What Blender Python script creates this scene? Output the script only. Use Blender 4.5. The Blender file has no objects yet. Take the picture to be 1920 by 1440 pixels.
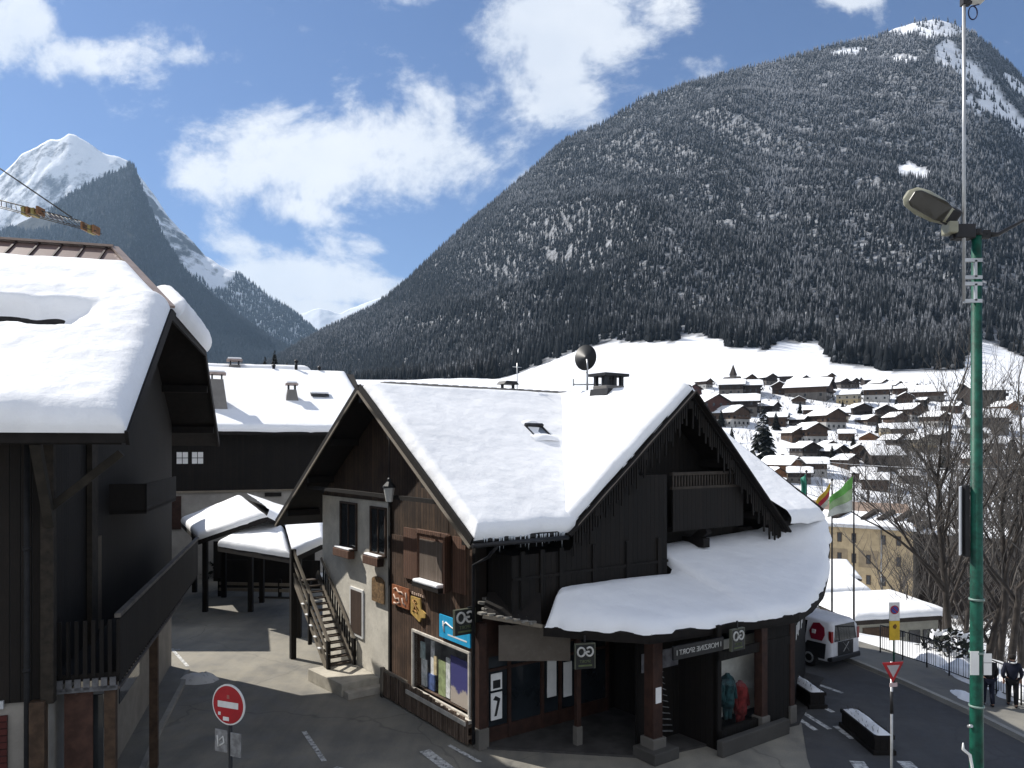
import bpy, bmesh, math, random
import numpy as np
from mathutils import Vector, Matrix

S = bpy.context.scene
COL = S.collection
R = math.radians
HZ, F, H = 840.0, 1420.0, 8.0          # horizon row, focal length (px of 1920), eye height (m)
def PX(px, py, z=0.0):                 # point at height z seen at a photo position
    d = (H - z) * F / (py - HZ); return Vector(((px - 960) / F * d, d, z))
def PD(px, py, d):
    return Vector(((px - 960) / F * d, d, H + (HZ - py) / F * d))

# ------------------------------------------------------------------ camera, world, sun
cam = bpy.data.cameras.new('camera'); co = bpy.data.objects.new('camera', cam); COL.objects.link(co)
co.location = (0, 0, H); co.rotation_euler = (R(90), 0, 0)
cam.sensor_width = 36; cam.lens = F / 1920 * 36; cam.shift_y = 120 / 1920
cam.clip_start = 0.1; cam.clip_end = 30000
S.camera = co
SUN_AZ = (-0.865, 0.51); SUN_EL = 44
sd = bpy.data.lights.new('sun', 'SUN'); sd.energy = 4.4; sd.angle = R(0.5); sd.color = (1, .95, .87)
so = bpy.data.objects.new('sun', sd); COL.objects.link(so)
ce, se = math.cos(R(SUN_EL)), math.sin(R(SUN_EL)); nn = math.hypot(*SUN_AZ)
SV = Vector((SUN_AZ[0] / nn * ce, SUN_AZ[1] / nn * ce, se))
so.rotation_euler = SV.to_track_quat('Z', 'Y').to_euler()
so.location = (-30, 10, 40)
S.view_settings.view_transform = 'Standard'; S.view_settings.look = 'None'
S.view_settings.exposure = 0.72; S.view_settings.gamma = 1
S.cycles.max_bounces = 6; S.cycles.diffuse_bounces = 3; S.cycles.glossy_bounces = 2; S.cycles.volume_bounces = 0; S.cycles.transparent_max_bounces = 8

W = bpy.data.worlds.new("World"); S.world = W; W.use_nodes = True
def world():
    nt = W.node_tree; N = nt.nodes; Lk = nt.links
    for n in list(N): N.remove(n)
    def nd(t, **k):
        n = N.new(t)
        for a, b in k.items(): setattr(n, a, b)
        return n
    def m(op, a, b=None, c=None, clamp=False):
        n = nd('ShaderNodeMath', operation=op, use_clamp=clamp)
        for i, v in enumerate((a, b, c)):
            if v is None: continue
            if isinstance(v, (int, float)): n.inputs[i].default_value = v
            else: Lk.new(v, n.inputs[i])
        return n.outputs[0]
    out = nd('ShaderNodeOutputWorld'); bg = nd('ShaderNodeBackground')
    sky = nd('ShaderNodeTexSky'); sky.sky_type = 'NISHITA'; sky.sun_disc = False
    sky.sun_elevation = R(SUN_EL); sky.sun_rotation = math.atan2(SV.x, SV.y)
    sky.altitude = 1000; sky.air_density = 1.0; sky.dust_density = 0.6; sky.ozone_density = 2.0
    tc = nd('ShaderNodeTexCoord'); sep = nd('ShaderNodeSeparateXYZ'); Lk.new(tc.outputs['Generated'], sep.inputs[0])
    x, y, z = sep.outputs
    ys = m('MAXIMUM', m('ABSOLUTE', y), 0.05)
    u = m('DIVIDE', x, ys); w = m('DIVIDE', z, ys)
    cmb = nd('ShaderNodeCombineXYZ'); Lk.new(u, cmb.inputs[0]); Lk.new(m('MULTIPLY', w, 1.25), cmb.inputs[1])
    def noise(scale, detail, rough, off=0.0, dist=0.0):
        n = nd('ShaderNodeTexNoise'); n.inputs['Scale'].default_value = scale; n.inputs['Detail'].default_value = detail
        n.inputs['Roughness'].default_value = rough; n.inputs['Distortion'].default_value = dist
        mp = nd('ShaderNodeMapping'); mp.inputs['Location'].default_value = (off, off * .7, off * .3)
        Lk.new(cmb.outputs[0], mp.inputs[0]); Lk.new(mp.outputs[0], n.inputs['Vector']); return n.outputs['Fac']
    n1 = noise(5.5, 10, .64, 3.1, .35); n2 = noise(13, 6, .65, 7.7, .1); n3 = noise(4.0, 5, .5, 11.3)
    blobs = [(30, 30, 100, 70, 1.0), (-60, 80, 200, 90, .9), (190, 108, 220, 48, .85), (320, 90, 60, 70, .5),
             (610, 285, 250, 125, 1.2), (430, 330, 130, 60, 1.0), (780, 290, 210, 110, 1.1), (560, 385, 120, 50, .75), (850, 200, 110, 70, .8),
             (1060, 60, 190, 140, 1.25), (1060, 165, 120, 85, 1.0), (1230, 20, 130, 80, .8), (920, 300, 90, 60, .7),
             (560, 520, 190, 60, 1.2), (690, 545, 150, 50, 1.2), (470, 478, 100, 45, .8), (690, 470, 60, 50, .6), (1590, -10, 80, 35, .8),
             (740, 0, 160, 40, .5), (1000, 330, 90, 60, .6), (620, 590, 220, 40, 1.2), (1330, 120, 60, 40, .45), (480, 20, 90, 30, .35), (930, 250, 70, 120, .55), (760, 130, 120, 60, .38), (300, 60, 150, 80, .45), (400, 480, 60, 40, .5), (610, 450, 110, 50, .42), (1180, 180, 110, 50, .42), (310, 280, 30, 30, .35)]
    tot = None
    for (px, py, rx, ry, a) in blobs:
        du = m('MULTIPLY', m('SUBTRACT', u, (px - 960) / F), F / rx)
        dw = m('MULTIPLY', m('SUBTRACT', w, (HZ - py) / F), F / ry)
        r2 = m('ADD', m('MULTIPLY', du, du), m('MULTIPLY', dw, dw))
        g = m('MULTIPLY', m('POWER', 2.718, m('MULTIPLY', r2, -1.0)), a)
        tot = g if tot is None else m('MAXIMUM', tot, g)
    front = m('GREATER_THAN', y, 0.0)
    tot = m('ADD', m('MULTIPLY', tot, front), m('MULTIPLY', m('SUBTRACT', 1.0, front), .7))
    dens = m('ADD', tot, m('ADD', m('MULTIPLY', m('SUBTRACT', n1, .5), 2.5), m('MULTIPLY', m('SUBTRACT', n2, .5), 1.15)))
    ms = nd('ShaderNodeMapRange', interpolation_type='SMOOTHSTEP'); Lk.new(dens, ms.inputs[0])
    ms.inputs[1].default_value = .3; ms.inputs[2].default_value = .92
    msk = ms.outputs[0]
    # body of the cloud: brighter where thick, greyer below
    sh = nd('ShaderNodeMapRange'); Lk.new(m('ADD', m('MULTIPLY', n3, 1.0), m('MULTIPLY', n2, .35)), sh.inputs[0])
    sh.inputs[1].default_value = .45; sh.inputs[2].default_value = .82
    cc = nd('ShaderNodeMix', data_type='RGBA'); Lk.new(sh.outputs[0], cc.inputs[0])
    cc.inputs[6].default_value = (5.0, 5.3, 5.8, 1); cc.inputs[7].default_value = (6.3, 6.4, 6.55, 1)
    # a little deeper, purer blue than the raw sky
    tint = nd('ShaderNodeMix', data_type='RGBA', blend_type='MULTIPLY'); tint.inputs[0].default_value = 1
    Lk.new(sky.outputs[0], tint.inputs[6]); tint.inputs[7].default_value = (.36, .46, .62, 1)
    mx = nd('ShaderNodeMix', data_type='RGBA'); Lk.new(m('MULTIPLY', msk, .97), mx.inputs[0])
    Lk.new(tint.outputs[2], mx.inputs[6]); Lk.new(cc.outputs[2], mx.inputs[7])
    Lk.new(mx.outputs[2], bg.inputs[0]); bg.inputs[1].default_value = 0.1
    Lk.new(bg.outputs[0], out.inputs[0])
world()

# ------------------------------------------------------------------ helpers
class MB:
    def __init__(s): s.v = []; s.f = []; s.m = []; s.sm = []; s.mi = 0; s.smooth = False
    def add(s, vs, fs, smooth=None):
        o = len(s.v); s.v += [tuple(p) for p in vs]
        for f in fs:
            s.f.append([i + o for i in f]); s.m.append(s.mi); s.sm.append(s.smooth if smooth is None else smooth)
        return s
    def box(s, x0, x1, y0, y1, z0, z1):
        v = [(x0, y0, z0), (x1, y0, z0), (x1, y1, z0), (x0, y1, z0), (x0, y0, z1), (x1, y0, z1), (x1, y1, z1), (x0, y1, z1)]
        return s.add(v, [(3, 2, 1, 0), (4, 5, 6, 7), (0, 1, 5, 4), (1, 2, 6, 5), (2, 3, 7, 6), (3, 0, 4, 7)], False)
    def bar(s, a, b, w, h, up=(0, 0, 1)):          # a beam from a to b, w wide, h high
        a, b = Vector(a), Vector(b); d = (b - a).normalized(); up = Vector(up)
        if abs(d.dot(up)) > .98: up = Vector((0, 1, 0))
        x = d.cross(up).normalized(); y = x.cross(d).normalized()
        v = []
        for p in (a, b):
            for i, j in ((-1, -1), (1, -1), (1, 1), (-1, 1)): v.append(p + x * (w / 2 * i) + y * (h / 2 * j))
        return s.add(v, [(3, 2, 1, 0), (4, 5, 6, 7), (0, 1, 5, 4), (1, 2, 6, 5), (2, 3, 7, 6), (3, 0, 4, 7)], False)
    def poly(s, pts): return s.add(pts, [list(range(len(pts)))], False)
    def prism(s, pts, vec):
        n = len(pts); vec = Vector(vec); a = [Vector(p) for p in pts]; b = [p + vec for p in a]
        fs = [list(range(n))[::-1], list(range(n, 2 * n))]
        for i in range(n): j = (i + 1) % n; fs.append([i, j, j + n, i + n])
        return s.add(a + b, fs, False)
    def tube(s, pts, rad, n=8, cap=True, smooth=True):
        pts = [Vector(p) for p in pts]; k = len(pts)
        if isinstance(rad, (int, float)): rad = [rad] * k
        vs = []; fs = []; px = None
        for i, p in enumerate(pts):
            d = (pts[min(i + 1, k - 1)] - pts[max(i - 1, 0)]).normalized()
            if px is None:
                up = Vector((0, 0, 1)) if abs(d.z) < .9 else Vector((1, 0, 0)); px = d.cross(up).normalized()
            else: px = (px - d * px.dot(d)).normalized()
            py = d.cross(px)
            for j in range(n):
                a = 2 * math.pi * j / n; vs.append(p + (px * math.cos(a) + py * math.sin(a)) * rad[i])
        for i in range(k - 1):
            for j in range(n):
                fs.append([i * n + j, i * n + (j + 1) % n, (i + 1) * n + (j + 1) % n, (i + 1) * n + j])
        s.add(vs, fs, smooth)
        if cap:
            o = len(s.v) - len(vs); q = len(s.v)
            for f in (list(range(o, o + n))[::-1], list(range(q - n, q))): s.f.append(f); s.m.append(s.mi); s.sm.append(False)
        return s
    def lathe(s, prof, c=(0, 0, 0), n=16, smooth=True):
        vs = []; fs = []; k = len(prof); c = Vector(c)
        for r, z in prof:
            for j in range(n):
                a = 2 * math.pi * j / n; vs.append(c + Vector((r * math.cos(a), r * math.sin(a), z)))
        for i in range(k - 1):
            for j in range(n):
                fs.append([i * n + j, i * n + (j + 1) % n, (i + 1) * n + (j + 1) % n, (i + 1) * n + j])
        fs.append(list(range(n))[::-1]); fs.append([(k - 1) * n + j for j in range(n)])
        return s.add(vs, fs, smooth)
    def grid(s, P, smooth=True):                   # P[i][j] points
        a, b = len(P), len(P[0]); vs = [p for r in P for p in r]; fs = []
        for i in range(a - 1):
            for j in range(b - 1): fs.append([i * b + j, i * b + j + 1, (i + 1) * b + j + 1, (i + 1) * b + j])
        return s.add(vs, fs, smooth)
    def xf(s, M):
        s.v = [tuple(M @ Vector(p)) for p in s.v]; return s
    def build(s, name, mat, parent=None, bevel=0, fix=True):
        me = bpy.data.meshes.new(name)
        me.from_pydata(s.v, [], s.f)
        for mm in (mat if isinstance(mat, (list, tuple)) else [mat]): me.materials.append(mm)
        me.polygons.foreach_set('material_index', s.m); me.polygons.foreach_set('use_smooth', s.sm)
        if fix:
            bm = bmesh.new(); bm.from_mesh(me); bmesh.ops.recalc_face_normals(bm, faces=bm.faces); bm.to_mesh(me); bm.free()
        me.update()
        o = bpy.data.objects.new(name, me); COL.objects.link(o)
        if parent is not None: o.parent = parent
        if bevel:
            b = o.modifiers.new('bevel', 'BEVEL'); b.width = bevel; b.segments = 2; b.limit_method = 'ANGLE'
        return o
def part(name, mat, parent, fn, bevel=0):
    m = MB(); fn(m); return m.build(name, mat, parent, bevel)
def parts(name, mat, parent, fn, bevel=0):            # every loose piece becomes a part of its own
    m = MB(); fn(m); n = len(m.v); lab = list(range(n))
    def find(i):
        while lab[i] != i: lab[i] = lab[lab[i]]; i = lab[i]
        return i
    for f in m.f:
        for i in f[1:]: lab[find(i)] = find(f[0])
    groups = {}
    for k, f in enumerate(m.f): groups.setdefault(find(f[0]), []).append(k)
    out = []
    for fs in groups.values():
        q = MB(); ix = {}
        for k in fs:
            q.f.append([ix.setdefault(i, len(ix)) for i in m.f[k]]); q.m.append(m.m[k]); q.sm.append(m.sm[k])
        q.v = [m.v[i] for i in ix]; out.append(q.build(name, mat, parent, bevel))
    return out
def tag(o, label, cat, group=None):
    o['label'] = label; o['category'] = cat
    if group: o['group'] = group
    return o
def thing(name, label, cat, loc=(0, 0, 0), rz=0, group=None):
    o = bpy.data.objects.new(name, None); COL.objects.link(o); o.empty_display_size = .3
    o.location = loc; o.rotation_euler = (0, 0, rz); return tag(o, label, cat, group)
def struct(o): o['kind'] = 'structure'; return o
def dup(root, loc, rz, label, scale=1, group=None):
    r = root.copy(); COL.objects.link(r); r.location = loc; r.rotation_euler = (0, 0, rz); r.scale = (scale,) * 3
    r['label'] = label
    if group: r['group'] = group
    for ch in root.children:
        c = ch.copy(); COL.objects.link(c); c.parent = r
        for g in ch.children:
            e = g.copy(); COL.objects.link(e); e.parent = c
    return r

# value noise (numpy), any shape
_rs = np.random.RandomState(5); _tab = _rs.rand(256, 256)
def vnoise(x, y):
    xi = np.floor(x).astype(int); yi = np.floor(y).astype(int); fx = x - xi; fy = y - yi
    fx = fx * fx * (3 - 2 * fx); fy = fy * fy * (3 - 2 * fy)
    g = lambda a, b: _tab[a & 255, b & 255]
    return (g(xi, yi) * (1 - fx) + g(xi + 1, yi) * fx) * (1 - fy) + (g(xi, yi + 1) * (1 - fx) + g(xi + 1, yi + 1) * fx) * fy
def fbm(x, y, o=5, ridge=False):
    x = np.asarray(x, float); y = np.asarray(y, float); t = 0; a = .5
    for i in range(o):
        n = vnoise(x + 17 * i, y + 31 * i)
        if ridge: n = 1 - np.abs(2 * n - 1)
        t = t + a * n; a *= .5; x = x * 2.03; y = y * 2.03
    return t
def sstep(a, b, x):
    t = np.clip((np.asarray(x, float) - a) / (b - a), 0, 1); return t * t * (3 - 2 * t)

# ------------------------------------------------------------------ materials
class NT:
    def __init__(s, name):
        s.mat = bpy.data.materials.new(name); s.mat.use_nodes = True
        s.t = s.mat.node_tree; s.N = s.t.nodes; s.L = s.t.links
        s.b = s.N['Principled BSDF']; s.b.inputs['Roughness'].default_value = .85
        s.b.inputs['Specular IOR Level'].default_value = .3
    def nd(s, t, **k):
        n = s.N.new(t)
        for a, b in k.items(): setattr(n, a, b)
        return n
    def set(s, sock, v):
        if isinstance(v, (int, float)): sock.default_value = v
        elif isinstance(v, tuple): sock.default_value = v if len(v) != 3 or sock.type == 'VECTOR' else v + (1,)
        else: s.L.new(v, sock)
    def math(s, op, a, b=0.0, clamp=False):
        n = s.nd('ShaderNodeMath', operation=op, use_clamp=clamp); s.set(n.inputs[0], a); s.set(n.inputs[1], b); return n.outputs[0]
    def mix(s, f, a, b, mode='MIX'):
        n = s.nd('ShaderNodeMix', data_type='RGBA', blend_type=mode); s.set(n.inputs[0], f); s.set(n.inputs[6], a); s.set(n.inputs[7], b); return n.outputs[2]
    def rng(s, v, a, b, c=0.0, d=1.0):
        n = s.nd('ShaderNodeMapRange', interpolation_type='SMOOTHSTEP'); s.set(n.inputs[0], v)
        for i, q in enumerate((a, b, c, d)): n.inputs[i + 1].default_value = q
        return n.outputs[0]
    def co(s, kind='Object', scale=(1, 1, 1)):
        c = s.nd('ShaderNodeTexCoord').outputs[kind]
        mp = s.nd('ShaderNodeMapping'); mp.inputs['Scale'].default_value = scale; s.L.new(c, mp.inputs[0]); return mp.outputs[0]
    def noise(s, scale, detail=4, rough=.55, vec=None):
        n = s.nd('ShaderNodeTexNoise'); n.inputs['Scale'].default_value = scale; n.inputs['Detail'].default_value = detail
        n.inputs['Roughness'].default_value = rough; s.L.new(vec if vec is not None else s.co(), n.inputs['Vector']); return n.outputs['Fac']
    def sep(s, vec):
        n = s.nd('ShaderNodeSeparateXYZ'); s.L.new(vec, n.inputs[0]); return n.outputs
    def bump(s, h, strength=.4, dist=.02):
        n = s.nd('ShaderNodeBump'); n.inputs['Strength'].default_value = strength; n.inputs['Distance'].default_value = dist
        s.L.new(h, n.inputs['Height']); s.L.new(n.outputs[0], s.b.inputs['Normal'])
    def col(s, v): s.set(s.b.inputs['Base Color'], v); return s
    def rough(s, v): s.set(s.b.inputs['Roughness'], v); return s

def m_plain(name, c, rough=.7, var=.18, scale=3, metal=0, bump=0):
    t = NT(name); n = t.noise(scale, 5, .6)
    d = tuple(x * (1 - var) for x in c); u = tuple(min(1, x * (1 + var)) for x in c)
    t.col(t.mix(t.rng(n, .3, .7), d, u)); t.rough(rough); t.b.inputs['Metallic'].default_value = metal
    if bump: t.bump(t.noise(scale * 12, 4), bump, .02)
    return t.mat
def m_planks(name, c1, c2, w=.16, axis='xy', grime=.5, horiz=False):
    t = NT(name); v = t.co(); x, y, z = t.sep(v)
    a = {'x': x, 'y': y, 'z': z}.get(axis)
    if a is None: a = t.math('ADD', x, y)
    q = t.math('DIVIDE', a, w); fl = t.math('FLOOR', q); fr = t.math('FRACT', q)
    wn = t.nd('ShaderNodeTexWhiteNoise', noise_dimensions='1D'); t.L.new(fl, wn.inputs['W'])
    sc = (6, 6, .8) if not horiz else (.8, .8, 10)
    grain = t.noise(5, 6, .65, t.co('Object', sc))
    base = t.mix(t.math('ADD', t.math('MULTIPLY', wn.outputs['Value'], .55), t.math('MULTIPLY', t.rng(grain, .3, .7), .45)), c1, c2)
    blot = t.rng(t.noise(.9, 4, .6), .35, .7)
    base = t.mix(t.math('MULTIPLY', blot, grime), base, tuple(x * .45 for x in c1))
    edge = t.math('MINIMUM', fr, t.math('SUBTRACT', 1.0, fr)); g = t.rng(edge, .02, .09)
    t.col(t.mix(g, tuple(x * .2 for x in c1), base)); t.rough(.8)
    t.bump(t.math('ADD', g, t.math('MULTIPLY', grain, .3)), .7, .02)
    return t.mat
def m_snow(name, base=(.86, .87, .89), patch=None, scale=1.0):
    t = NT(name); n = t.noise(.7 * scale, 5, .55); c = t.mix(t.rng(n, .3, .75), tuple(x * .95 for x in base), base)
    if patch: c = t.mix(t.rng(t.noise(patch[1], 6, .65), patch[2], patch[2] + .08), c, patch[0])
    t.col(c); t.rough(.75); t.b.inputs['Specular IOR Level'].default_value = .15
    f = t.math('ADD', t.noise(2.2 * scale, 5, .55), t.math('MULTIPLY', t.noise(30 * scale, 3, .6), .12))
    f = t.math('ADD', f, t.math('MULTIPLY', t.noise(.55 * scale, 3, .45), 1.2))
    t.bump(f, .26, .14 / scale)
    t.b.inputs['Subsurface Weight'].default_value = 0
    return t.mat
def m_glass(name, c=(.02, .025, .03), rough=.04):
    t = NT(name); n = t.noise(1.3, 3, .5); t.col(t.mix(t.rng(n, .3, .7), tuple(x * .6 for x in c), c)); t.rough(rough)
    t.b.inputs['Specular IOR Level'].default_value = .5
    return t.mat
def m_pane(name):                                   # see-through window glass
    t = NT(name); tr = t.nd('ShaderNodeBsdfTransparent'); gl = t.nd('ShaderNodeBsdfGlossy'); gl.inputs['Roughness'].default_value = .02
    fr = t.nd('ShaderNodeLayerWeight'); fr.inputs['Blend'].default_value = .25
    mx = t.nd('ShaderNodeMixShader'); t.L.new(t.math('ADD', .04, t.math('MULTIPLY', t.math('POWER', fr.outputs['Facing'], 3.0), .5)), mx.inputs[0]); t.L.new(tr.outputs[0], mx.inputs[1]); t.L.new(gl.outputs[0], mx.inputs[2])
    t.L.new(mx.outputs[0], t.N['Material Output'].inputs['Surface']); return t.mat
def m_stucco(name, c, grime=(.2, .19, .17)):
    t = NT(name); n = t.noise(1.2, 7, .65); n2 = t.noise(9, 5, .7)
    c0 = t.mix(t.rng(n, .3, .75), tuple(x * .72 for x in c), c)
    c0 = t.mix(t.math('MULTIPLY', t.rng(n2, .5, .8), .35), c0, grime)
    t.col(c0); t.rough(.95); t.bump(n2, .5, .02); return t.mat
def m_asphalt(name, dark, dust, th=.5):
    t = NT(name); a = t.noise(.22, 6, .6); b = t.noise(1.6, 5, .6); c = t.noise(60, 3, .6)
    st = t.noise(.5, 5, .6, t.co('Object', (1.6, .22, 1)))
    f = t.math('ADD', t.math('ADD', t.math('MULTIPLY', a, .5), t.math('MULTIPLY', b, .2)), t.math('MULTIPLY', st, .3))
    col = t.mix(t.rng(f, th - .16, th + .18), dark, dust)
    col = t.mix(t.math('MULTIPLY', t.rng(c, .35, .75), .35), col, tuple(x * .45 for x in dark))
    # tar-patched seams
    vo = t.nd('ShaderNodeTexVoronoi', feature='DISTANCE_TO_EDGE'); vo.inputs['Scale'].default_value = .16
    wv = t.nd('ShaderNodeVectorMath', operation='ADD'); t.L.new(t.co(), wv.inputs[0])
    nz = t.nd('ShaderNodeTexNoise'); nz.inputs['Scale'].default_value = .8; t.L.new(t.co(), nz.inputs['Vector']); t.L.new(nz.outputs['Color'], wv.inputs[1])
    t.L.new(wv.outputs[0], vo.inputs['Vector'])
    crack = t.rng(vo.outputs['Distance'], .001, .006, 1, 0)
    col = t.mix(t.math('MULTIPLY', crack, .3), col, tuple(x * .35 for x in dark))
    t.col(col); t.rough(t.rng(b, .3, .7, .55, .95)); t.bump(c, .35, .01); return t.mat

SNOW = m_snow('snow_clean'); SNOWG = m_snow('snow_trodden', (.78, .79, .8), ((.24, .22, .2), .35, .62))
PACK = m_snow('snow_dirty', (.6, .6, .6), ((.22, .21, .19), 1.2, .5))
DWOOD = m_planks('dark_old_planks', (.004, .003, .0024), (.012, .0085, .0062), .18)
BWOOD = m_planks('brown_planks', (.045, .026, .017), (.165, .1, .065), .15, 'y', .6)
BWOOD2 = m_planks('weathered_palings', (.06, .038, .027), (.27, .2, .15), .11, 'y', .35)
SHUT = m_planks('reddish_shutter_wood', (.1, .05, .032), (.17, .095, .065), .12, 'y', .2)
TRIM = m_planks('pale_trim_wood', (.17, .145, .11), (.3, .26, .21), 3.0, 'z', .3)
BEAM = m_plain('dark_beam', (.007, .005, .004), .8, .4, 5, 0, .3)
RBEAM = m_plain('red_brown_post', (.035, .016, .011), .7, .35, 4, 0, .3)
STUC = m_stucco('old_white_stucco', (.74, .7, .61))
GREYW = m_stucco('pale_grey_render', (.42, .4, .37))
STONE = m_stucco('grey_stone', (.22, .21, .2), (.08, .08, .08))
METAL = m_plain('galvanised_metal', (.42, .43, .44), .4, .15, 4, .6)
DMETAL = m_plain('dark_painted_metal', (.015, .015, .017), .5, .3, 4)
GREEN = m_plain('green_lamp_paint', (.004, .062, .04), .5, .45, 9, 0, .15)
WHITE = m_plain('white_paint', (.75, .75, .74), .5, .08, 2)
CREAM = m_plain('cream_lamp_shell', (.27, .265, .2), .45, .15, 4)
BLACK = m_plain('black_rubber', (.012, .012, .013), .75, .3, 6)
GLASS = m_glass('dark_window_glass')
PANE = m_pane('shop_window_glass')
ASPH = m_asphalt('dusty_asphalt', (.11, .11, .108), (.33, .305, .25), .46)
ASPH2 = m_asphalt('damp_road_asphalt', (.062, .062, .064), (.12, .118, .115), .55)
PAVE = m_asphalt('pavement_tarmac', (.11, .11, .11), (.24, .23, .2), .45)
CONC = m_stucco('concrete', (.36, .35, .32), (.15, .15, .14))
def m_paint(name, c):
    t = NT(name); n = t.noise(7, 6, .7); t.col(t.mix(t.rng(n, .42, .66), c, (.12, .12, .12))); t.rough(.8); return t.mat
PAINT = m_paint('worn_road_paint', (.62, .62, .6))

# snow slab on a four-cornered roof plane: corner order a-b (lower edge), c-d (upper edge: d above a)
def slab(a, b, c, d, T=.35, open_=(1, 1, 1, 1), n=26, amp=.05, seed=0, ragged=.07, droop=.0, base=-.04):
    a, b, c, d = map(Vector, (a, b, c, d))
    nrm = (b - a).cross(d - a); nrm = nrm if nrm.length > 1e-6 else (c - b).cross(d - b)
    nrm.normalize()
    if nrm.z < 0: nrm = -nrm
    Lu = max((b - a).length, (c - d).length); Lv = max((d - a).length, (c - b).length)
    def params(L, o0, o1):
        e = [0, .02, .07, .16, .3, .5, .8, 1.2]
        e = [x * T for x in e]
        pts = set(np.round(np.linspace(0, 1, n + 1), 4))
        if o0: pts |= {round(x / L, 4) for x in e if x / L < .4}
        if o1: pts |= {round(1 - x / L, 4) for x in e if x / L < .4}
        return sorted(pts)
    us = params(Lu, open_[3], open_[1]); vs = params(Lv, open_[0], open_[2])
    P = []
    out = (a - d).normalized(); side = (b - a).normalized()
    for v in vs:
        row = []
        for u in us:
            p = (a * (1 - u) + b * u) * (1 - v) + (d * (1 - u) + c * u) * v
            e = 9
            if open_[0]: e = min(e, v * Lv)
            if open_[2]: e = min(e, (1 - v) * Lv)
            if open_[3]: e = min(e, u * Lu)
            if open_[1]: e = min(e, (1 - u) * Lu)
            q = min(1, e / T / 1.2); h = T * math.sqrt(max(0, 1 - (1 - q) ** 2))
            s1 = float(fbm(p.x * .45 + seed * 7, p.y * .45 + p.z * .3 + seed * 3, 4)) - .47
            s2 = float(fbm(p.x * 2.1 + seed, p.y * 2.1 + p.z * 1.3, 4)) - .47
            h = h * (1 + amp * 4 * s1) + h / T * amp * s2
            k = max(0, 1 - v * Lv / .5) * open_[0]
            p = p + nrm * (h + base) + out * (ragged * 2.2 * s2 + droop) * k
            ks = max(0, 1 - u * Lu / .4) * open_[3]; p = p - side * (ragged * s2 * ks)
            kt = max(0, 1 - (1 - u) * Lu / .4) * open_[1]; p = p + side * (ragged * s2 * kt)
            row.append(p)
        P.append(row)
    return P
# ------------------------------------------------------------------ terrain
RIDGE = [(-600, 760), (300, 735), (450, 715), (530, 668), (600, 626), (700, 580), (760, 532), (850, 446), (900, 402), (1000, 318), (1060, 264), (1130, 233),
         (1200, 188), (1290, 158), (1400, 128), (1500, 104), (1580, 82), (1640, 72), (1680, 52), (1715, 40), (1750, 36), (1790, 43), (1830, 66), (1870, 98), (1920, 150), (2000, 235), (2200, 420), (2600, 640)]
FOOT = [(-600, 765), (300, 750), (530, 735), (750, 732), (890, 722), (960, 702), (1050, 670), (1090, 652), (1150, 641), (1260, 640), (1290, 628), (1350, 634),
        (1365, 652), (1440, 655), (1460, 640), (1535, 642), (1560, 680), (1640, 690), (1720, 702), (1790, 700), (1840, 636), (1920, 668), (2100, 690), (2600, 720)]
GFOOT = [(-600, 765), (300, 750), (530, 735), (750, 732), (890, 722), (960, 700), (1050, 672), (1090, 658), (1150, 645), (1260, 636), (1350, 632), (1440, 634), (1560, 644), (1640, 650), (1720, 652), (1790, 646), (1840, 640), (1920, 655), (2100, 680), (2600, 720)]
FD = [(-600, 1500), (530, 1350), (750, 1000), (890, 760), (1100, 690), (1400, 650), (1560, 640), (1720, 630), (1840, 640), (2600, 700)]
RD = [(-600, 2300), (530, 2200), (900, 2150), (1300, 2050), (1740, 2000), (2000, 1950), (2600, 1900)]
ip = lambda t, x: np.interp(x, [a for a, b in t], [b for a, b in t])
NEAR = [(100, 1160), (120, 1112), (150, 1020), (180, 946), (230, 859), (300, 793), (380, 726), (440, 712)]
def yprof(px, d):
    px = np.asarray(px, float); d = np.asarray(d, float)
    fd, fy, rd, ry = ip(FD, px), ip(GFOOT, px), ip(RD, px), ip(RIDGE, px)
    yn = np.interp(d, [a for a, b in NEAR], [b for a, b in NEAR])
    t0 = np.clip((d - 440) / (fd - 440), 0, 1); ym = 712 + (np.maximum(fy, -1e9) - 712) * t0 ** .8
    t = np.clip((d - fd) / (rd - fd), 0, 1)
    yf = fy + (ry - fy) * (t * .72 + .28 * np.sin(t * np.pi / 2))
    y = np.where(d < 440, yn, np.where(d < fd, ym, yf))
    back = np.clip((d - rd) / 900, 0, 1)
    y = y + back * (760 - ry) * 1.0
    return y
def terr_z(px, d):
    y = yprof(px, d); z = H + (HZ - y) / F * d
    fd, rd = ip(FD, px), ip(RD, px); t = np.clip((d - fd) / (rd - fd), 0, 1)
    x = (np.asarray(px, float) - 960) / F * d
    g = fbm(x / 270 + 3 + d / 700, d / 700 + 9, 4, True) - .55
    z = z + g * 175 * np.sin(t * np.pi) ** .7 * np.clip((ip(FOOT, px) - ip(RIDGE, px)) / 400, 0, 1)
    z = z + (fbm(x / 30, d / 30, 3) - .45) * np.clip((d - 150) / 300, 0, 1) * 4
    return z
def z_at(x, y): return float(terr_z(960 + F * x / y, y))
def plateau(x, y):
    x = np.asarray(x, float); y = np.asarray(y, float)
    e1 = x - 15.6; e2 = (x - 15.6 + (y - 31) * .9) * .743
    dist = np.where(y < 31, e1, np.maximum(e2, e1 * .6))
    return -15 * sstep(0, 25, dist)
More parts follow.
